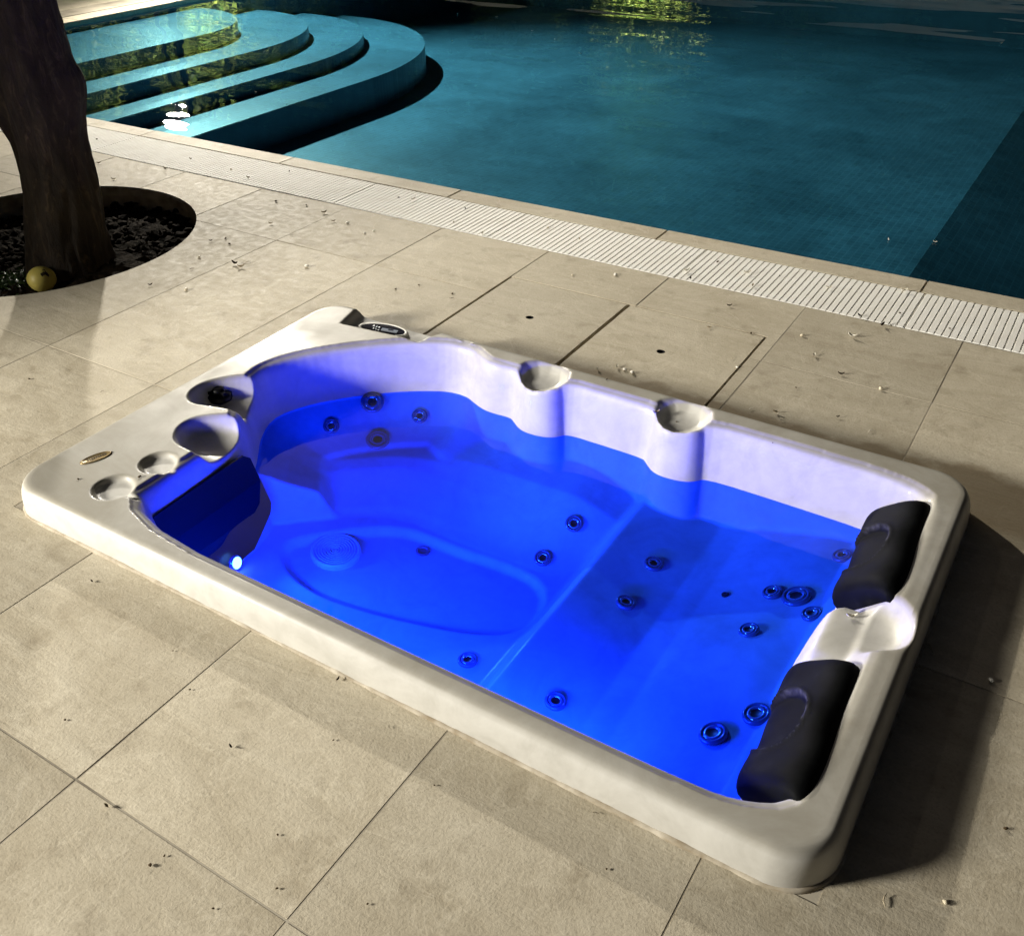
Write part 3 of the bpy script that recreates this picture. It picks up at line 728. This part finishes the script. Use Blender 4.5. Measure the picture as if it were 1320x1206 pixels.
# black knob in the first scoop
kp, kn = on_shell(285, 514)
mk = Matrix.Translation((kp.x - .01, kp.y + .005, kp.z))
bm = bmesh.new(); bm_lathe(bm, [(.042, -.004), (.042, .014), (.034, .02), (.022, .021), (.020, .034), (.012, .038), (0, .038)], 28)
kb = child('diverter_knob', bm, M['dark_plastic'], tub, smooth=True, matrix=mk)
bm = bmesh.new()
for k in range(3):
    bm_box(bm, -.006, .006, 0, .036, .018, .030, Matrix.Rotation(R(120 * k + 20), 4, 'Z'))
child('handle', bm, M['dark_plastic'], kb, matrix=mk)

# ------------------------------------------------------------------ tree pit, citrus tree
n = 72; bm = bmesh.new(); prev = None; rings = []
for z, r in ((-.001, PIT[2] + .001), (-.05, PIT[2] - .002), (-.12, PIT[2] + .006), (-.32, PIT[2] + .01)):
    rings.append([bm.verts.new((PIT[0] + (r + random.uniform(-.006, .004) * (z < -.04)) * math.cos(2 * math.pi * i / n), PIT[1] + (r + random.uniform(-.006, .004) * (z < -.04)) * math.sin(2 * math.pi * i / n), z)) for i in range(n)])
for a, b in zip(rings, rings[1:]):
    for i in range(n): bm.faces.new((a[i], b[i], b[(i + 1) % n], a[(i + 1) % n]))
top('tree_pit', bm, M['pit_wall'], kind='structure')
bm = bmesh.new(); nr, na = 26, 90; rr = []
TB = Vector((-4.085, 2.545, -.1))
for i in range(nr + 1):
    r = PIT[2] * 1.01 * i / nr; ring = []
    for k in range(1 if i == 0 else na):
        a = 2 * math.pi * k / na; x, y = PIT[0] + r * math.cos(a), PIT[1] + r * math.sin(a)
        z = -.12 + .07 * math.exp(-((x - TB.x) ** 2 + (y - TB.y) ** 2) / .06) + random.uniform(-.012, .014) + .02 * math.sin(7 * x) * math.cos(6 * y)
        ring.append(bm.verts.new((x, y, z)))
    rr.append(ring)
for i in range(nr):
    a, b = rr[i], rr[i + 1]
    for k in range(na):
        k2 = (k + 1) % na
        bm.faces.new((a[0], b[k], b[k2]) if i == 0 else (a[k], b[k], b[k2], a[k2]))
top('soil', bm, M['soil'], kind='structure')

def leaf_cloud(bm, pts, size, flat=.0, up=.3):
    for p in pts:
        s = size * random.uniform(.6, 1.3); nrm = Vector((random.gauss(0, 1), random.gauss(0, 1), random.gauss(up, .8))).normalized()
        a = nrm.orthogonal().normalized(); a.rotate(Matrix.Rotation(random.uniform(0, 6.28), 3, nrm)); b = nrm.cross(a)
        v = [bm.verts.new(p + a * q * s + b * w_ * s + nrm * h * s) for q, w_, h in ((-1, 0, 0), (-.2, .42, .1), (1, 0, -.12), (-.2, -.42, .1))]
        bm.faces.new(v)
bm = bmesh.new()
for k in range(1100):
    a, r = random.uniform(0, 6.28), PIT[2] * .985 * math.sqrt(random.random()); x, y = PIT[0] + r * math.cos(a), PIT[1] + r * math.sin(a)
    if math.hypot(x - TB.x, y - TB.y) < .19: continue
    s_ = random.choice((.007, .009, .012, .016, .024)) * random.uniform(.7, 1.3); ph_ = random.uniform(0, 99)
    z = -.118 + .05 * (r / PIT[2]) ** 6 * random.random()
    m_ = Matrix.Translation((x, y, z + s_ * .3)) @ Matrix.Rotation(ph_, 4, 'Z') @ Matrix.Diagonal((s_ * 1.3, s_, s_ * .75, 1))
    g_ = bmesh.ops.create_icosphere(bm, subdivisions=1, radius=1, matrix=m_)
    for v in g_['verts']: v.co += Vector((random.gauss(0, .2), random.gauss(0, .2), random.gauss(0, .2))) * s_
top('soil_clods', bm, M['soil'], 'crumbly dark clods of earth in the round tree pit', 'soil', kind='stuff')
# weeds and litter on the soil
bm = bmesh.new(); pts = []
for k in range(900):
    a, r = random.uniform(0, 6.28), PIT[2] * .95 * math.sqrt(random.random()); x, y = PIT[0] + r * math.cos(a), PIT[1] + r * math.sin(a)
    if math.hypot(x - TB.x, y - TB.y) < .2: continue
    pts.append(Vector((x, y, -.112 + random.uniform(0, .02))))
leaf_cloud(bm, pts, .013, up=1.2)
top('leaf_litter', bm, M['dark_leaf'], 'dark leaf litter covering the soil in the tree pit', 'leaf litter', kind='stuff')
bm = bmesh.new(); wc = gp(18, 366, -.1)
leaf_cloud(bm, [Vector((wc.x + random.gauss(0, .05), wc.y + random.gauss(0, .06), -.10 + abs(random.gauss(0, .025)))) for _ in range(420)], .011, up=.6)
top('weeds', bm, M['weed'], 'small green weeds growing in the soil of the tree pit', 'weeds', kind='stuff')

tree = root('citrus_tree', (TB.x, TB.y, -.1), 'dark gnarled citrus tree trunk rising from a round pit in the deck', 'tree')
def vnoise(p, s):
    from mathutils import noise
    return noise.noise(p * s)
bm = bmesh.new(); prof = [(-.14, .225), (-.08, .21), (0, .19), (.12, .175), (.25, .165), (.4, .158), (.5, .158), (.6, .168), (.68, .182), (.76, .178), (.85, .166), (.95, .160), (1.1, .158), (1.3, .155), (1.6, .155), (1.85, .165)]
na, prev = 72, None; zs = np.linspace(-.14, 1.85, 170)
cx_of = lambda z: (TB.x + .012 * math.sin(z * 3) + .045 * z, TB.y + .02 * math.sin(z * 2.3) + .035 * z)
rings = []
for z in zs:
    r0 = float(np.interp(z, [p[0] for p in prof], [p[1] for p in prof])); cx, cy = cx_of(z); ring = []
    for k in range(na):
        a = 2 * math.pi * k / na; q = Vector((math.cos(a), math.sin(a), z))
        r = r0 * (1 + .10 * vnoise(Vector((q.x * .9, q.y * .9, z * 1.5)), 2.1) + .07 * vnoise(Vector((q.x * 2, q.y * 2, z * 1.4)), 2.4) + .035 * vnoise(Vector((q.x * 5, q.y * 5, z * 4)), 2.2) - .11 * abs(vnoise(Vector((q.x * 3.2, q.y * 3.2, z * .9)), 2.0)) - .05 * abs(vnoise(Vector((q.x * 6.5, q.y * 6.5, z * 2.4)), 2.0)) + .022 * vnoise(Vector((q.x * 9, q.y * 9, z * 9)), 2.0))
        # burr towards the left of the bole and one on the right
        for ba, bz, bs, bh in ((R(215), .62, .10, .045), (R(32), .74, .07, .022), (R(190), .88, .09, .03), (R(200), .45, .08, .035)):
            da = (a - ba + math.pi) % (2 * math.pi) - math.pi
            r += bh * math.exp(-(da / .42) ** 2 - ((z - bz) / bs) ** 2)
        ring.append(bm.verts.new((cx + r * math.cos(a), cy + r * math.sin(a), z)))
    rings.append(ring)
for a, b in zip(rings, rings[1:]):
    for k in range(na): bm.faces.new((a[k], a[(k + 1) % na], b[(k + 1) % na], b[k]))
bm.faces.new(rings[-1])
trunk = child('trunk', bm, M['bark'], tree, smooth=True)
tips = []
tcx, tcy = cx_of(1.85)
for k in range(5):
    a = 2 * math.pi * k / 5 + .4; p = Vector((tcx, tcy, 1.75)); pl = [p]; d = Vector((math.cos(a) * .55, math.sin(a) * .55, 1)).normalized()
    for s in range(6):
        p = p + d * .27; d = (d + Vector((random.gauss(0, .16), random.gauss(0, .16), .04))).normalized(); pl.append(p)
        if s > 1: tips.append(p)
    bm = bmesh.new(); bm_tube(bm, pl, [.085, .075, .062, .05, .036, .024, .012], 9); child('limb', bm, M['bark'], tree, smooth=True)
bm = bmesh.new(); pts = []
for tp in tips:
    for _ in range(5):
        c = tp + Vector((random.gauss(0, .28), random.gauss(0, .28), random.gauss(.12, .22)))
        if c.z < 2.1: c.z = 2.1 + random.random() * .2
        pts += [c + Vector((random.gauss(0, .11), random.gauss(0, .11), random.gauss(0, .09))) for _ in range(46)]
leaf_cloud(bm, pts, .055, up=.5)
child('crown', bm, M['leaf'], tree)

# fallen citrus fruit by the trunk
lp = gp(53, 357, -.045)
bm = bmesh.new(); bmesh.ops.create_icosphere(bm, subdivisions=4, radius=.062)
for v in bm.verts:
    v.co *= 1 + .025 * vnoise(v.co, 28); v.co.z *= .93
lm = Matrix.Translation((lp.x, lp.y, -.055))
fr = top('fallen_citrus_fruit', bm, M['lemon'], 'round yellow citrus fruit lying on the soil at the foot of the tree', 'fruit', matrix=lm, smooth=True)
bm = bmesh.new(); view = (Vector((0, 0, CAM_H)) - Vector(lm.translation)).normalized()
sdv = view.cross(Vector((0, 0, 1))).normalized(); upv = sdv.cross(view)
cdir = (view + sdv * -.35 + upv * .45).normalized(); ca = cdir.orthogonal().normalized(); cb = cdir.cross(ca); ring = []
cvt = bm.verts.new(cdir * .0625)
for k in range(14):
    a = 6.283 * k / 14; rr_ = .016 + .008 * math.sin(3 * a + 1) + .004 * math.sin(5 * a)
    q = (cdir * .0625 + ca * math.cos(a) * rr_ + cb * math.sin(a) * rr_).normalized() * .0628
    q.z *= .945; ring.append(bm.verts.new(q))
cvt.co.z *= .945
for k in range(14): bm.faces.new((cvt, ring[k], ring[(k + 1) % 14]))
child('rotten_spot', bm, M['lemon_spot'], fr, matrix=lm)

# ------------------------------------------------------------------ planting and walls round the pool (seen as reflections; tall hedges added)
def shrub(x, y, rx, rz, n, mat, label, stem=.3):
    o = root('shrub', (x, y, -.03), label, 'shrub', 'shrubs round the far side of the pool')
    bm = bmesh.new()
    for k in range(4):
        a = 1.57 * k + .4; bm_tube(bm, [(x, y, -.03), (x + .25 * rx * math.cos(a), y + .25 * rx * math.sin(a), rz * .5), (x + .55 * rx * math.cos(a), y + .55 * rx * math.sin(a), rz * 1.2)], [.035, .025, .01], 6)
    child('stem', bm, M['bark'], o)
    bm = bmesh.new(); pts = []
    for _ in range(n // 30):
        while True:
            q = Vector((random.uniform(-1, 1), random.uniform(-1, 1), random.uniform(-1, 1)))
            if .25 < q.length < 1: break
        c = Vector((x + q.x * rx, y + q.y * rx, stem + rz + q.z * rz))
        pts += [c + Vector((random.gauss(0, .12), random.gauss(0, .12), random.gauss(0, .1))) for _ in range(30)]
    leaf_cloud(bm, pts, .075, up=.5); child('crown', bm, mat, o)
for x, y, rx, rz, mt, lb in ((-13.6, 5.4, .8, .62, 'shrub', 'rounded light green shrub past the pool steps, farthest from the globe lamp'), (-13.3, 7.3, .85, .85, 'shrub', 'tall light green shrub past the pool end, between two others'),
                             (-12.9, 11.0, .8, .95, 'shrub', 'light green shrub beside the globe lamp past the pool end'),
                             (-13.4, 9.3, .75, .8, 'shrub', 'light green shrub directly behind the globe lamp'), (-12.6, 12.9, .9, 1.0, 'leaf', 'tall dark green shrub between the globe lamp and the low wall'), (-9.8, 16.2, 1.0, .9, 'leaf', 'dark green shrub behind the low wall, below the lamp post'), (-7.2, 15.6, .95, 1.15, 'shrub', 'bright green shrub behind the middle of the low white wall'),
                             (-4.0, 16.4, 1.0, .8, 'leaf', 'dark green shrub behind the low wall beyond the deep end')):
    shrub(x, y, rx, rz, 5200, M[mt], lb)
bm = bmesh.new(); bm_box(bm, -15.8, 12.4, 14.35, 14.55, -.03, .42); bm_box(bm, -15.84, 12.44, 14.31, 14.59, .42, .47)
top('low_wall', bm, M['wall_white'], 'low white rendered garden wall along the far side of the pool', 'wall')

def hedge(x0, x1, y0, y1, h, label):  # added screen that keeps the bright low sky out of the pool reflection
    o = root('sky_screen_hedge', ((x0 + x1) / 2, (y0 + y1) / 2, -.03), label, 'hedge', 'added tall hedges hiding the low sky')
    bm = bmesh.new(); L = max(x1 - x0, y1 - y0); along_x = x1 - x0 > y1 - y0; n = int(L / .5)
    rows = []
    for i in range(n + 1):
        t_ = i / n; row = []
        for q, z in ((.2, -.03), (.22, h * .5), (.3, h * .85), (.45, h * .95), (.55, h * .95), (.7, h * .85), (.78, h * .5), (.8, -.03)):
            a = q + random.uniform(-.06, .06); zz = z + (random.uniform(-.3, .3) if z > 0 else 0)
            row.append(bm.verts.new((x0 + (x1 - x0) * t_, y0 + (y1 - y0) * a, zz) if along_x else (x0 + (x1 - x0) * a, y0 + (y1 - y0) * t_, zz)))
        rows.append(row)
    for a, b in zip(rows, rows[1:]):
        for k in range(7): bm.faces.new((a[k], a[k + 1], b[k + 1], b[k]))
    child('opaque_core', bm, M['soil'], o)  # solid dark core so no sky shows through the leaves
    bm = bmesh.new(); pts = []
    for _ in range(int(L * 42)):
        c = Vector((random.uniform(x0, x1), random.uniform(y0, y1), random.uniform(.1, h)))
        pts += [c + Vector((random.gauss(0, .18), random.gauss(0, .18), random.gauss(0, .16))) for _ in range(14)]
    leaf_cloud(bm, pts, .10, up=.4); child('foliage', bm, M['leaf'], o)
hedge(-18.4, -17.2, -4, 19.5, 9.0, 'added tall dark green hedge hiding the low sky past the pool steps')
hedge(-17.2, 13, 18.6, 19.8, 9.0, 'added tall dark green hedge hiding the low sky behind the low white wall')

# ------------------------------------------------------------------ lamps
def aim(o, target): o.rotation_euler = (Vector(target) - o.location).to_track_quat('-Z', 'Y').to_euler()
# garden floodlight on a stake, front left of the tub
fl = root('floodlight', (KEY_POS.x, KEY_POS.y, 0), 'garden floodlight on a thin post aimed at the hot tub', 'floodlight')
kd = (KEY_AIM - KEY_POS).normalized(); kq = kd.to_track_quat('-Z', 'Y').to_matrix().to_4x4(); km = Matrix.Translation(KEY_POS) @ kq
bm = bmesh.new(); bm_tube(bm, [(KEY_POS.x, KEY_POS.y, -.02), (KEY_POS.x, KEY_POS.y, KEY_POS.z - .2)], .025, 10); child('post', bm, M['lamp_metal'], fl)
bm = bmesh.new(); bm_box(bm, -.2, .2, -.15, .15, .03, .13); bmesh.ops.bevel(bm, geom=bm.edges[:], offset=.02, segments=2, affect='EDGES'); hs = child('housing', bm, M['lamp_metal'], fl, matrix=km)
bm = bmesh.new(); bm_box(bm, -.17, .17, -.12, .12, .022, .032); child('lens', bm, M['flood'], hs, matrix=km)
bm = bmesh.new(); bm_tube(bm, [(-.22, 0, .08), (-.22, -.17, .08), (.22, -.17, .08), (.22, 0, .08)], .012, 8); child('bracket', bm, M['lamp_metal'], fl, matrix=km)
l = bpy.data.lights.new('flood_beam', 'SPOT'); l.energy = KEY_W; l.color = (1, .955, .86); l.spot_size = R(55); l.spot_blend = .4; l.shadow_soft_size = .6
lob = bpy.data.objects.new('flood_beam', l); COL.objects.link(lob); lob.location = KEY_POS + kd * .02; aim(lob, KEY_AIM)
# tall lamp post past the pool's far left corner
lpst = root('lamp_post', (POST_POS.x, POST_POS.y, 0), 'tall dark lamp post with a lit head at the far corner of the pool', 'lamp post')
bm = bmesh.new(); bm_lathe(bm, [(.11, 0), (.11, .05), (.06, .12), (.045, 1), (.035, POST_POS.z + .05), (0, POST_POS.z + .06)], 14, Matrix.Translation((POST_POS.x, POST_POS.y, 0))); child('pole', bm, M['lamp_metal'], lpst, smooth=True)
hm = Matrix.Translation((POST_POS.x + .22, POST_POS.y - .1, POST_POS.z))
bm = bmesh.new(); bm_box(bm, -.26, .24, -.11, .11, .0, .07); bmesh.ops.bevel(bm, geom=bm.edges[:], offset=.02, segments=2, affect='EDGES'); hd = child('lamp_head', bm, M['lamp_metal'], lpst, matrix=hm)
bm = bmesh.new(); bm_box(bm, -.05, .21, -.085, .085, -.008, .001); child('lens', bm, M['flood'], hd, matrix=hm)
l = bpy.data.lights.new('post_beam', 'SPOT'); l.energy = POST_W; l.color = (1, .94, .82); l.spot_size = R(90); l.spot_blend = .95; l.shadow_soft_size = .12
lob = bpy.data.objects.new('post_beam', l); COL.objects.link(lob); lob.location = hm.translation + Vector((.08, 0, -.03)); aim(lob, (-5.6, 8.0, 0))
# small ground spotlights that wash the planting
def uplight(x, y, tx, ty, tz, wv, label):
    o = root('garden_spotlight', (x, y, 0), label, 'spotlight', 'ground spotlights under the shrubs')
    d = (Vector((tx, ty, tz)) - Vector((x, y, .18))).normalized(); mm = Matrix.Translation((x, y, .18)) @ d.to_track_quat('Z', 'Y').to_matrix().to_4x4()
    bm = bmesh.new(); bm_tube(bm, [(x, y, -.03), (x, y, .15)], .012, 8); child('stake', bm, M['lamp_metal'], o)
    bm = bmesh.new(); bm_lathe(bm, [(0, -.09), (.04, -.08), (.05, 0), (.05, .03), (.043, .03), (.043, .01)], 16); sh = child('shade', bm, M['lamp_metal'], o, smooth=True, matrix=mm)
    bm = bmesh.new(); bm_lathe(bm, [(.043, .008), (0, .012)], 16); child('lens', bm, M['flood'], sh, matrix=mm)
    l = bpy.data.lights.new('spot_wash', 'SPOT'); l.energy = wv; l.color = (1, .93, .75); l.spot_size = R(110); l.spot_blend = .8; l.shadow_soft_size = .04
    lob = bpy.data.objects.new('spot_wash', l); COL.objects.link(lob); lob.location = Vector((x, y, .18)) + d * .04; aim(lob, (tx, ty, tz))
uplight(-7.0, 14.9, -7.2, 15.7, 1.7, 700, 'small ground spotlight lighting the bright green shrub behind the low wall')
uplight(-11.7, 10.7, -12.9, 11.0, 1.4, 700, 'small ground spotlight lighting the shrub beside the globe lamp')
uplight(-12.0, 7.6, -13.3, 7.4, 1.2, 700, 'small ground spotlight lighting the shrub past the pool steps')
# globe lamp among the shrubs
gl = root('globe_lamp', (GLOBE_POS.x, GLOBE_POS.y, 0), 'white lit globe garden lamp on a short post past the pool steps', 'garden lamp')
bm = bmesh.new(); bm_lathe(bm, [(.09, 0), (.09, .04), (.03, .08), (.03, GLOBE_POS.z - .18), (.08, GLOBE_POS.z - .15), (.08, GLOBE_POS.z - .12)], 14, Matrix.Translation((GLOBE_POS.x, GLOBE_POS.y, 0))); child('post', bm, M['lamp_metal'], gl, smooth=True)
bm = bmesh.new(); bmesh.ops.create_uvsphere(bm, u_segments=24, v_segments=14, radius=.16); child('globe', bm, M['globe'], gl, smooth=True, matrix=Matrix.Translation(GLOBE_POS))

# ------------------------------------------------------------------ litter on deck, grate, rim and water
def bit_mesh(kind):
    bm = bmesh.new()
    if kind == 'curl':
        n, k = 7, 4; g = []
        for i in range(n):
            t_ = i / (n - 1); wv = .0055 * math.sin(math.pi * (.08 + .84 * t_)); row = []
            for j in range(k):
                s_ = j / (k - 1) * 2 - 1; row.append(bm.verts.new(((t_ - .5) * .03, s_ * wv, .002 + .006 * s_ * s_ + .008 * (t_ - .5) ** 2 * 4)))
            g.append(row)
        for i in range(n - 1):
            for j in range(k - 1): bm.faces.new((g[i][j], g[i][j + 1], g[i + 1][j + 1], g[i + 1][j]))
    elif kind == 'lump':
        bmesh.ops.create_icosphere(bm, subdivisions=2, radius=.0065)
        for v in bm.verts: v.co *= 1 + .5 * vnoise(v.co, 190); v.co.x *= 1.5; v.co.z = v.co.z * .7 + .004
    else:
        bm_tube(bm, [(-.014, 0, .002), (-.003, .003, .004), (.006, .001, .003), (.013, -.004, .005)], [.0008, .0014, .0013, .0006], 5)
    me = bpy.data.meshes.new(kind); bm.to_mesh(me); bm.free()
    me.polygons.foreach_set('use_smooth', [True] * len(me.polygons)); return me
BITS = {}
def bit(kind, mat, x, y, z=0., s=1., on=None):
    key = (kind, mat)
    if key not in BITS: BITS[key] = bit_mesh(kind); BITS[key].materials.append(M[mat])
    p = on if on is not None else gp(x, y, z)
    name = {'curl': 'fallen_petal' if mat == 'petal' else 'dry_leaf', 'lump': 'crumb', 'twig': 'twig'}[kind]
    if z == WATER_Z: place = 'floating on the pool by the steps' if p.x < -6 else ('floating over the dark deep end of the pool' if p.x > -1 else 'floating on the middle of the pool')
    elif 3.63 < p.y < 4.0: place = 'on the overflow grate ' + ('past the tree pit' if p.x < -3.6 else ('opposite the hatch covers' if p.x < -.95 else 'past the hatch covers'))
    elif TUB[0] < p.x < TUB[1] and TUB[2] < p.y < TUB[3]: place = 'on the hot tub rim ' + ('by the brass badge' if p.x < -2 else ('between the headrests' if p.x > -.35 and p.y < 2.3 else ('in an angular cup holder' if p.z < .08 else 'along its hatch side')))
    elif math.hypot(p.x - PIT[0], p.y - PIT[1]) < 1.25: place = 'on the paving close to the tree pit'
    elif p.x < TUB[0]: place = 'on the paving between tree pit and hot tub' if p.y > 1.2 else 'on the paving off the badge corner of the hot tub'
    elif p.y > TUB[3]:
        place = 'on the hatch cover by the control panel' if -2.09 < p.x < -1.52 and p.y < 3.29 else ('on the stained hatch cover' if -1.52 < p.x < -.94 and p.y < 3.29 else ('on the paving past the hatch covers' if p.x > -.94 else ('on the strip of paving between hatch covers and grate' if p.x > -2.09 else 'on the paving between control panel and overflow grate')))
    elif p.x > TUB[1]: place = 'on the shaded paving beside the headrests'
    else: place = 'on the paving along the plain long side of the tub' if p.y > .594 else 'on the paving one slab away from the tub'
    nm, pl_ = {'fallen_petal': ('pale curled petal', 'petals'), 'dry_leaf': ('dark dry leaf', 'dark leaves') if mat == 'dark_leaf' else ('tan dry curled leaf', 'tan leaves'), 'crumb': {'petal': ('white crumb of debris', 'white crumbs'), 'dry': ('tan crumb of debris', 'tan crumbs'), 'dark_leaf': ('dark crumb of debris', 'dark crumbs')}[mat],
               'twig': {'petal': ('pale bit of twig', 'pale twigs'), 'dry': ('tan bit of twig', 'tan twigs'), 'dark_leaf': ('dark bit of twig', 'dark twigs')}[mat]}[name]
    lb = nm + ' ' + place
    size_word = ''
    o = top(name, BITS[key], None, lb, {'fallen_petal': 'petal', 'dry_leaf': 'leaf', 'crumb': 'debris', 'twig': 'twig'}[name], pl_ + ' ' + place,
            matrix=Matrix.Translation((p.x, p.y, p.z + .001)) @ Matrix.Rotation(random.uniform(0, 6.28), 4, 'Z') @ Matrix.Scale(s * (.8 if mat == 'dark_leaf' else .9), 4))
    return o
for x, y, k, mt, s in [(303, 341, 'curl', 'dark_leaf', 1.5), (311, 345, 'curl', 'dry', 1.2), (319, 338, 'twig', 'dry', 1.3), (395, 344, 'lump', 'petal', 1.3), (291, 308, 'lump', 'dark_leaf', .9), (272, 311, 'curl', 'dark_leaf', .7),
        (296, 315, 'lump', 'dark_leaf', .9), (248, 347, 'twig', 'dark_leaf', 1), (257, 332, 'lump', 'dry', 1), (240, 374, 'lump', 'dry', 1.1), (194, 368, 'curl', 'dark_leaf', .8), (418, 275, 'curl', 'dry', 1), (356, 260, 'lump', 'dark_leaf', 1.1),
        (395, 265, 'lump', 'dark_leaf', .8), (376, 304, 'twig', 'dark_leaf', .9), (349, 289, 'curl', 'dry', .8), (128, 211, 'curl', 'dry', .9), (147, 232, 'curl', 'petal', .9), (213, 217, 'lump', 'dry', 1), (448, 288, 'lump', 'petal', 1.1),
        (470, 301, 'lump', 'petal', .8), (482, 298, 'lump', 'petal', .8), (514, 255, 'lump', 'dark_leaf', .8), (430, 286, 'curl', 'dry', .8), (582, 385, 'twig', 'dark_leaf', 1), (540, 368, 'lump', 'dark_leaf', .6), (510, 373, 'lump', 'dark_leaf', .7), (583, 379, 'lump', 'dark_leaf', .7),
        (738, 355, 'lump', 'dry', .7), (793, 355, 'lump', 'petal', 1.1), (745, 440, 'twig', 'dry', .8), (770, 477, 'curl', 'petal', .7), (795, 474, 'curl', 'petal', .8), (805, 477, 'lump', 'petal', .9), (815, 481, 'lump', 'petal', 1.1), (885, 452, 'twig', 'dry', .8),
        (914, 423, 'curl', 'dry', .7), (940, 395, 'curl', 'dark_leaf', .9), (944, 462, 'twig', 'dry', .8), (950, 474, 'lump', 'petal', .7), (968, 430, 'lump', 'dark_leaf', .7), (1034, 433, 'lump', 'dry', 1), (1098, 435, 'curl', 'petal', 1.3), (1049, 459, 'curl', 'petal', .8),
        (1084, 483, 'curl', 'dark_leaf', .9), (1135, 502, 'lump', 'dry', 1), (1000, 532, 'curl', 'dry', .8), (968, 527, 'twig', 'petal', .8), (1007, 542, 'twig', 'petal', .7), (1080, 538, 'curl', 'dark_leaf', .6), (1122, 556, 'twig', 'petal', .8), (1026, 500, 'lump', 'dark_leaf', .5),
        (1277, 877, 'lump', 'petal', .9), (1198, 836, 'twig', 'dry', 1.5), (1185, 862, 'twig', 'dry', 1.2), (1140, 1161, 'twig', 'dry', 1.1), (1218, 1163, 'lump', 'dry', .7), (1296, 1068, 'lump', 'dark_leaf', .6),
        (298, 963, 'curl', 'dark_leaf', .55), (436, 876, 'curl', 'dark_leaf', .55), (139, 1040, 'curl', 'dry', .6), (194, 1115, 'lump', 'dark_leaf', .6), (212, 1103, 'lump', 'dark_leaf', .35), (358, 1076, 'lump', 'dark_leaf', .35), (357, 1145, 'lump', 'dark_leaf', .4),
        (245, 889, 'lump', 'dark_leaf', .35), (223, 839, 'lump', 'dark_leaf', .3), (119, 750, 'curl', 'dark_leaf', .5), (148, 722, 'lump', 'dark_leaf', .5), (768, 1048, 'twig', 'dark_leaf', .6), (474, 1165, 'lump', 'dark_leaf', .35), (502, 937, 'twig', 'dark_leaf', .5),
        (430, 954, 'lump', 'dark_leaf', .35), (84, 928, 'lump', 'dark_leaf', .4), (275, 1171, 'lump', 'dark_leaf', .35), (132, 505, 'twig', 'dark_leaf', .7), (38, 489, 'lump', 'dark_leaf', .6), (560, 1012, 'lump', 'dark_leaf', .3), (782, 1120, 'lump', 'dark_leaf', .35),
        (1170, 700, 'lump', 'dark_leaf', .01)]:
    if s > .1: bit(k, mt, x, y, .001, s)
for x, y, k, mt, s in [(107, 177, 'lump', 'dark_leaf', 1), (125, 180, 'lump', 'dark_leaf', .9), (246, 206, 'curl', 'dry', .9), (298, 219, 'lump', 'dry', .9), (320, 230, 'curl', 'dry', .9), (373, 222, 'curl', 'dark_leaf', .8), (533, 258, 'curl', 'petal', 1), (600, 270, 'curl', 'dark_leaf', .8), (585, 288, 'curl', 'dry', .7),
        (622, 302, 'curl', 'petal', .9), (706, 294, 'lump', 'dry', .8), (747, 309, 'curl', 'dry', .7), (885, 350, 'curl', 'petal', 1.1), (890, 360, 'curl', 'dark_leaf', .9), (925, 338, 'lump', 'dark_leaf', .9), (963, 353, 'curl', 'petal', 1.2), (970, 369, 'curl', 'dry', .8), (1005, 356, 'lump', 'dark_leaf', .6),
        (1068, 372, 'curl', 'petal', .9), (1108, 408, 'curl', 'dark_leaf', .9), (1137, 420, 'curl', 'dark_leaf', 1.2), (1160, 404, 'lump', 'dark_leaf', .7), (1165, 376, 'curl', 'petal', 1.1), (1224, 424, 'lump', 'dark_leaf', .6)]:
    bit(k, mt, x, y, .003, s)
for x, y in ((583, 54), (748, 70), (715, 52), (686, 41), (330, 120), (1145, 310), (1205, 313), (590, 19), (640, 23), (1290, 57)): bit('curl', 'petal', x, y, WATER_Z, .7 if y > 200 else .9)
for x, y, k, mt, s in ((101, 618, 'lump', 'dark_leaf', .5), (180, 615, 'lump', 'dark_leaf', .7), (172, 528, 'lump', 'dark_leaf', .5), (782, 490, 'curl', 'dark_leaf', .45), (1097, 796, 'curl', 'petal', 1.0), (1145, 586, 'curl', 'petal', .7), (846, 533, 'curl', 'dry', .9), (872, 544, 'lump', 'dark_leaf', .45), (996, 571, 'lump', 'dark_leaf', .3), (124, 632, 'lump', 'petal', .01)):
    if s < .1: continue
    p, nn = on_shell(x, y); bit(k, mt, 0, 0, 0, s, on=p)
for m in list(bpy.data.meshes):
    if m.users == 0: bpy.data.meshes.remove(m)
